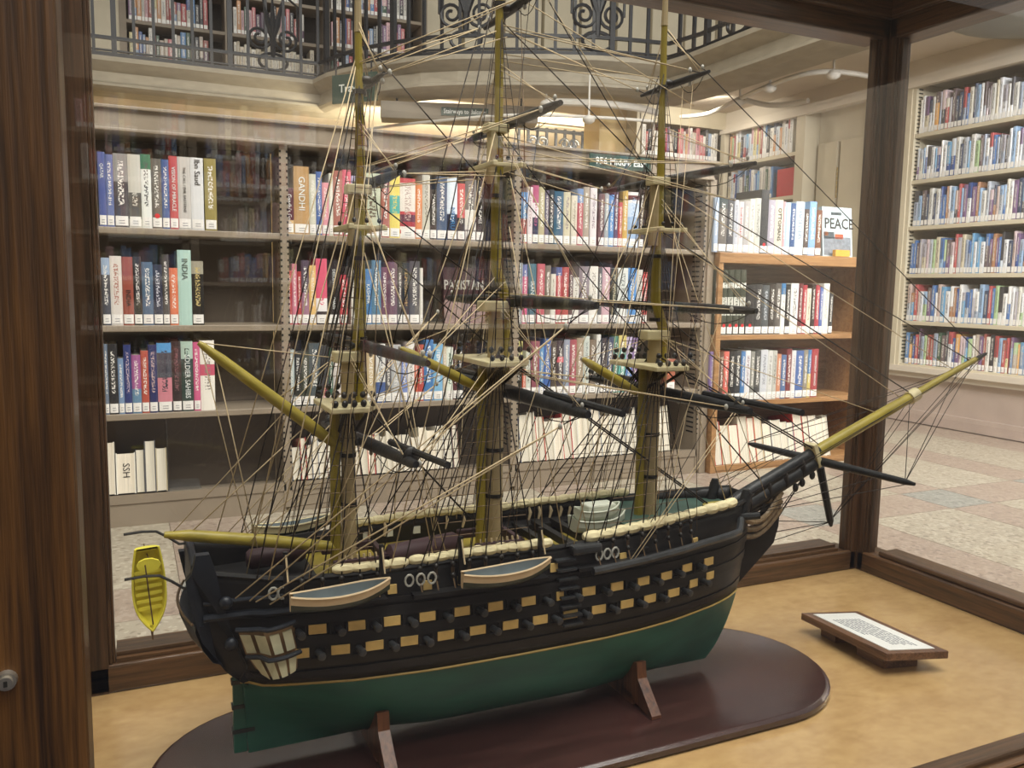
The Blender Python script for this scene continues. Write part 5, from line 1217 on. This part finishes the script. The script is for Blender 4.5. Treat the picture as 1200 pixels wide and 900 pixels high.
# spanker gear
rope(C(.072, -.067), C(.105, -.25, -.01), .0007, b=False); rope(C(.060, -.057), C(.100, -.25, .012), .0006, b=False); rope(C(.058, -.055), C(m_['x'] - .008, -.072), .0006, b=False); rope(C(.125, -.111), C(m_['x'] - .008, -.068), .0007, b=False)
for s_ in (-.03, .03): rope(C(.100, -.244, s_ * .2), C(.17, -.14, s_), .0005, b=False)
rope(C(.045, -.233), C(.19, -.105), .0008, b=False); rope(C(.030, -.231), C(m_['x'] - .008, -.066), .0006, b=False)
rope(C(.248, -.063), C(n_['x'] - .008, -.028), .0006); rope(C(.457, -.078), C(f_['x'] - .008, -.057), .0006); rope(C(.25, -.064), C(.27, -.258, -.05), .0006); rope(C(.46, -.079), C(.45, -.258, -.05), .0006); rope(C(.46, -.079), C(.45, -.255, .06), .0006); rope(C(.25, -.064), C(.26, -.258, .06), .0006)
# long halyards and vangs crossing between the masts
for a_, c_, mt in ((C(n_['x'], .355), C(f_['x'], .13), RT_), (C(n_['x'], .30), C(f_['x'] + .02, .20, -.03), RT_), (C(n_['x'], .235), C(f_['x'], .232), RT_), (C(n_['x'], .228), C(f_['x'], .226), RT_), (C(n_['x'], .15, -.02), C(f_['x'] + .01, .095, -.1), RT_), (C(n_['x'], .14, -.02), C(f_['x'] + .01, .09, -.12), RT_),
                   (C(n_['x'], .125, .02), C(f_['x'] + .01, .10, .1), RT_), (C(f_['x'], .11), C(.70, -.25, -.03), RT_), (C(f_['x'], .06, -.03), C(.655, -.262, -.032), RT_), (C(f_['x'], -.06, -.04), C(.64, -.262, -.04), RT_), (C(n_['x'], .11, -.03), C(.43, -.258, -.072), RT_), (C(n_['x'], .06, -.03), C(.40, -.262, -.074), RT_), (C(m_['x'], .08, -.02), C(.26, -.265, -.074), RT_), (C(m_['x'], .03, -.02), C(.275, -.265, -.07), RT_),
                   (C(m_['x'], .22), C(.07, -.25, .03), RT_), (C(m_['x'], .215), C(.09, -.26, -.05), RT_), (C(.665, -.12, -.03), C(.47, -.286, -.088), RT_), (C(.662, -.13, -.03), C(.475, -.286, -.088), RT_)):
    line('rope', a_, c_, .0007, mt, ship)
# rope hanks belayed along the far bulwark and pin rails, hearts on the near rail
for x in (.205, .22, .235, .252, .31, .325, .345, .43, .443, .458, .472, .484):
    MB().tube([(x, KY + .071, -.262), (x + .001, KY + .069, -.268), (x - .001, KY + .069, -.277)], [.0012, .0022, .0014], 6).build('rope_hank', RT_, ship, True)
for x in (.232, .243, .254, .110, .118, .437, .447, .457):
    p = V((x, KY - halfb(x, -.27) - .008, -.275)); pts = [p + V((.0040 * math.cos(k * .6283), 0, .0055 * math.sin(k * .6283))) for k in range(11)]
    MB().tube(pts, .0011, 5).build('heart_block', M['block'], ship, True)
# maroon canvas bundles and pin rails
MB().tube([(.228, KY - .02, -.270), (.232, KY - .02, -.270), (.303, KY - .012, -.267), (.308, KY - .012, -.267)], [.007, .0115, .0115, .008], 10).build('canvas_bundle', M['maroon'], ship, True)
MB().tube([(.098, KY + .02, -.270), (.102, KY + .02, -.270), (.150, KY + .02, -.268), (.155, KY + .02, -.268)], [.007, .010, .010, .007], 10).build('canvas_bundle', M['maroon'], ship, True)
for x in (.347, .546, .199):
    bev(MB().box(x - .026, x + .030, KY - .030, KY - .024, -.276, -.266).box(x - .026, x + .030, KY + .024, KY + .03, -.276, -.266).box(x + .024, x + .030, KY - .03, KY + .03, -.276, -.266).build('pin_rail', M['maroon'], ship), .0012)
    for k in range(8): MB().tube([(x - .02 + .006 * k, KY - .027, -.262), (x - .02 + .006 * k + .001, KY - .029, -.276)], [.0012, .0016], 5).build('rope_hank', RT_, ship, True)
bev(MB().box(.083, .100, KY - .04, KY - .022, -.281, -.275).build('skylight_hatch', M['peach'], ship), .001)
# davits for the boats on the visible side
for x in (.121, .206, .283, .368):
    p = side_at(x, -.275, .004); MB().box(p.x - .0018, p.x + .0018, p.y - .004, p.y, -.285, -.238).build('davit', M['black'], ship); MB().tube([(p.x, p.y - .005, -.240), (p.x, p.y - .014, -.262)], .0008, 4).build('davit_fall', RT_, ship)
# stern davits
for dy, ze in ((-.035, -.010), (.03, .012)):
    MB().tube([(.050, KY + dy, -.262 + ze), (.038, KY + dy, -.262 + ze), (.028, KY + dy, -.254 + ze), (.018, KY + dy, -.2475 + ze), (.006, KY + dy, -.2465 + ze), (-.010, KY + dy, -.2475 + ze)], .0013, 6).build('stern_davit', M['deadeye'], ship, True)

# the spars ahead of the stem stand a little further out; rigging made fast to them follows
FIX = {'bottom_hull', 'upper_hull', 'wale', 'cap_rail', 'waterline_strip', 'fender_spar', 'hammock', 'forecastle_deck', 'bow_post', 'cathead', 'gun_port_lid', 'cannon'}
_done = set()
for o in list(bpy.data.objects):
    if o.type != 'MESH' or o.name.split('.')[0] in FIX or o.data.name in _done: continue
    p = o.parent
    while p is not None and p is not ship: p = p.parent
    if p is not ship: continue
    _done.add(o.data.name); og = ORG[o.name]
    for v in o.data.vertices:
        x = v.co.x + og[0]
        if x > .66:
            k = min(1, (x - .66) / .14); v.co.x += .012 * k + max(0, x - .8) * .015; v.co.z -= .005 * k * max(0, 1 - max(0, x - .8) / .22)
# ------------------------------------------------------------------ boats
def boat(label, o, ex, ez, Lb, B, D, mats, benches=4, transom=.62, group=None, thick=.0012, strake=True):
    o, ex, ez = V(o), V(ex).normalized(), V(ez).normalized(); ey = ez.cross(ex)
    r = thing('ship_boat', label, 'boat', o, group)
    NS, NP = 16, 9
    def sec(t, ins):
        w = B / 2 * (transom + (1 - transom) * math.sin(min(1, t / .45) * math.pi / 2)) if t < .45 else B / 2 * math.cos(((t - .45) / .55) ** 1.7 * math.pi / 2) + .0003
        w = max(w - ins, .0002); sheer = D * .28 * (2 * t - .85) ** 2; dep = D * (1 - .25 * max(0, t - .7) / .3); pts = []
        for k in range(NP):
            a = math.pi * k / (NP - 1); cx = -math.cos(a); sz = math.sin(a)
            y_ = w * (abs(cx) ** .6) * (1 if cx > 0 else -1); z_ = -dep * (sz ** .75) + ins * sz
            pts.append(o + ex * ((t - .5) * Lb) + ey * y_ + ez * (z_ + sheer))
        return pts
    outer = [sec(k / (NS - 1), 0) for k in range(NS)]; inner = [sec(.03 + .93 * k / (NS - 1), thick) for k in range(NS)]
    mb = MB()
    for i in range(NS - 1):
        for j in range(NP - 1):
            m = 0 if (j in (0, NP - 2) and strake) else 1
            mb.add([outer[i][j], outer[i][j + 1], outer[i + 1][j + 1], outer[i + 1][j]], [(0, 1, 2, 3)], m)
    mb.add(outer[0], [tuple(range(NP))], 0)
    h_ = mb.build('boat_hull', [mats[0], mats[1]], r, True, ang=35, normals=False)
    mi = MB().grid(inner); mi.add(inner[0], [tuple(range(NP))])
    mi.build('boat_interior', mats[2], r, True, ang=35, normals=False)
    g_ = MB(); g_.tube([p[0] for p in outer] + [p[-1] for p in reversed(outer)], thick * .9, 6); g_.build('gunwale', mats[3], r, True)
    for k in range(benches):
        t = .30 + .44 * k / max(1, benches - 1); w = B * .42 * (1 if t < .5 else math.cos(((t - .45) / .55) ** 1.7 * math.pi / 2)); c_ = o + ex * ((t - .5) * Lb) - ez * D * .22
        MB().obox(c_ - ey * w - ex * Lb * .02, ey * 2 * w, ex * Lb * .04, -ez * thick).build('thwart', mats[2], r)
    return r, ey
# yellow gig hung on end from the stern davits
yc = onY(175, 690, .80)
yb, ey = boat('bright yellow rowing boat hanging on end from the stern davits', (yc.x, .80, yc.z), (.03, .0, -1), (.12, -1, .12), .077, .027, .012, [M['yellow']] * 4, 6, .72, strake=False)
MB().prism([V((yc.x, .79, yc.z)) + V((.010 * math.cos(k * .6283), -.003, .026 + .006 * math.sin(k * .6283))) for k in range(10)], (0, .003, 0)).build('stern_sheet', M['yellow'], yb)
MB().tube([(yc.x + .001, .80, yc.z - .040), (yc.x + .0015, .80, yc.z - .048)], [.0012, .0006], 5).build('stem_post', M['muntin'], yb)
MB().tube([(yc.x - .003, KY + .03, -.2465), (yc.x, .795, yc.z + .03)], .0006, 4).tube([(yc.x - .003, KY - .035, -.2465), (yc.x + .002, .79, yc.z - .03)], .0006, 4).build('sling', RB_, yb)
def px_boat(xa, ya, xb, yb_, Y): return onY(xa, ya, Y), onY(xb, yb_, Y)
a_, c_ = px_boat(340, 699, 457, 682, .712)
boat('grey and buff quarter boat slung under the mizzen shrouds, nearer the stern', (a_ + c_) / 2 + V((0, 0, -.002)), (1, 0, .02), (0, -.12, 1), (c_ - a_).length, .021, .015, [M['peach'], M['boatgreen'], M['greywash'], M['peach']], 0, .35, 'boats slung along the side')
a_, c_ = px_boat(542, 668, 645, 662, .708)
boat('grey and buff boat slung under the main shrouds amidships', (a_ + c_) / 2 + V((0, 0, -.002)), (1, 0, .02), (0, -.12, 1), (c_ - a_).length, .021, .015, [M['peach'], M['boatgreen'], M['greywash'], M['peach']], 0, .35, 'boats slung along the side')
a_, c_ = px_boat(295, 620, 388, 607, .93)
boat('grey boat slung on the far quarter of the ship', (a_ + c_) / 2, (1, 0, .02), (0, .1, 1), (c_ - a_).length, .028, .015, [M['ivory'], M['boatgreen'], M['greywash'], M['ivory']], 0, .35, 'boats slung along the side')
a_, c_ = px_boat(672, 606, 732, 602, .80)
wb, _ = boat('larger white launch stowed on the deck beams', V(((a_.x + c_.x) / 2, .80, -.2580)), (1, 0, .02), (0, 0, 1), (c_ - a_).length, .032, .015, [M['boatwhite']] * 4, 3, .8, 'white launches on deck')
wb, _ = boat('smaller white launch nested inside the larger one on deck', V(((a_.x + c_.x) / 2 - .001, .80, -.2475)), (1, 0, .03), (0, 0, 1), (c_ - a_).length * .8, .026, .012, [M['boatwhite']] * 4, 2, .85, 'white launches on deck')
bev(MB().box((a_.x + c_.x) / 2 - .020, (a_.x + c_.x) / 2 + .016, .79, .81, -.2535, -.2405).build('boat_cover', M['boatwhite'], wb), .002)

# cradles cut to the hull
def cradle(x):
    zs = [ZK + .0 + .0065 * k for k in range(7)]
    right = []
    for z in zs: right.append((halfb(x, z) + .0005, z))
    top = right[-1]
    outer = [(top[0] + .007, top[1] + .002), (top[0] + .010, top[1] - .016), (top[0] + .020, top[1] - .026), (top[0] + .030, top[1] - .036), (top[0] + .040, ZB0 + .004), (top[0] + .040, ZB0 + .0005)]
    half = right + outer
    poly = [(x - .006, KY - y, z) for y, z in half] + [(x - .006, KY + y, z) for y, z in reversed(half)]
    b = MB(); n = len(half)
    # strip the half polygons in quads against the base line so the concave outline stays clean
    for side in (-1, 1):
        inner = [(y, z) for y, z in right]; cnt = len(right)
        out = [outer[min(len(outer) - 1, int(round((len(outer) - 1) * (1 - k / (cnt - 1)))))] for k in range(cnt)]
        rows = []
        for (yi, zi), (yo, zo) in zip(inner, out): rows.append([(x - .006, KY + side * yi, zi), (x - .006, KY + side * yo, zo), (x + .006, KY + side * yo, zo), (x + .006, KY + side * yi, zi)])
        b.grid(rows, close=True)
        b.add(rows[0], [(0, 1, 2, 3)]); b.add(rows[-1], [(0, 1, 2, 3)])
    b.box(x - .006, x + .006, KY - .05, KY + .05, ZB0, ZK)
    return b.build('cradle', M['cradle'], base)
cradle(.512); cradle(.215)

# ------------------------------------------------------------------ the caption plaque
pA, pD, pB = onZ(939, 718, -.4525), onZ(1039, 766, -.4485), onZ(1112, 763, -.4515)
u_, v_ = pD - pA, pB - pD; nrm = u_.cross(v_).normalized()
if nrm.z < 0: nrm = -nrm
pq = thing('caption_plaque', 'wooden caption plaque with a printed white card on the case floor', 'plaque', (pA.x + .5 * (u_ + v_).x, pA.y + .5 * (u_ + v_).y, CZ))
bev(MB().obox(pA - nrm * .010, u_, v_, nrm * .010).build('frame', M['walnut'], pq), .001)
i_ = .07; MB().obox(pA + u_ * .06 + v_ * .13 + nrm * .0, u_ * .88, v_ * .74, nrm * .0008).build('card', M['paper'], pq)
cu, cv = pA + u_ * .06 + v_ * .13 + nrm * .0008, None
b = MB(); random.seed(11)
for k in range(9):                                        # rows of small print too fine to read in the photograph
    vv = .16 + .072 * k; uu = .18
    while uu < (.86 if k > 1 else .6):
        l = random.uniform(.03, .08); b.obox(cu + u_ * uu * .88 + v_ * vv * .74, u_ * l * .88, v_ * .022, nrm * .0002); uu += l + .014
b.build('print', M['printink'], pq)
fl = pA + u_ * .08 + v_ * .25
for t0, t1 in ((.12, .3), (.55, .85)):
    p = pA + u_ * t0 + v_ * .2 - nrm * .0105; top = [p, p + u_ * (t1 - t0), p + u_ * (t1 - t0) + v_ * .55, p + v_ * .55]
    MB().hexa([V((q.x, q.y, CZ + .0004)) for q in top] + top).build('foot', M['walnut'], pq)
for o in bpy.data.objects:
    if '_o' in o: del o['_o']
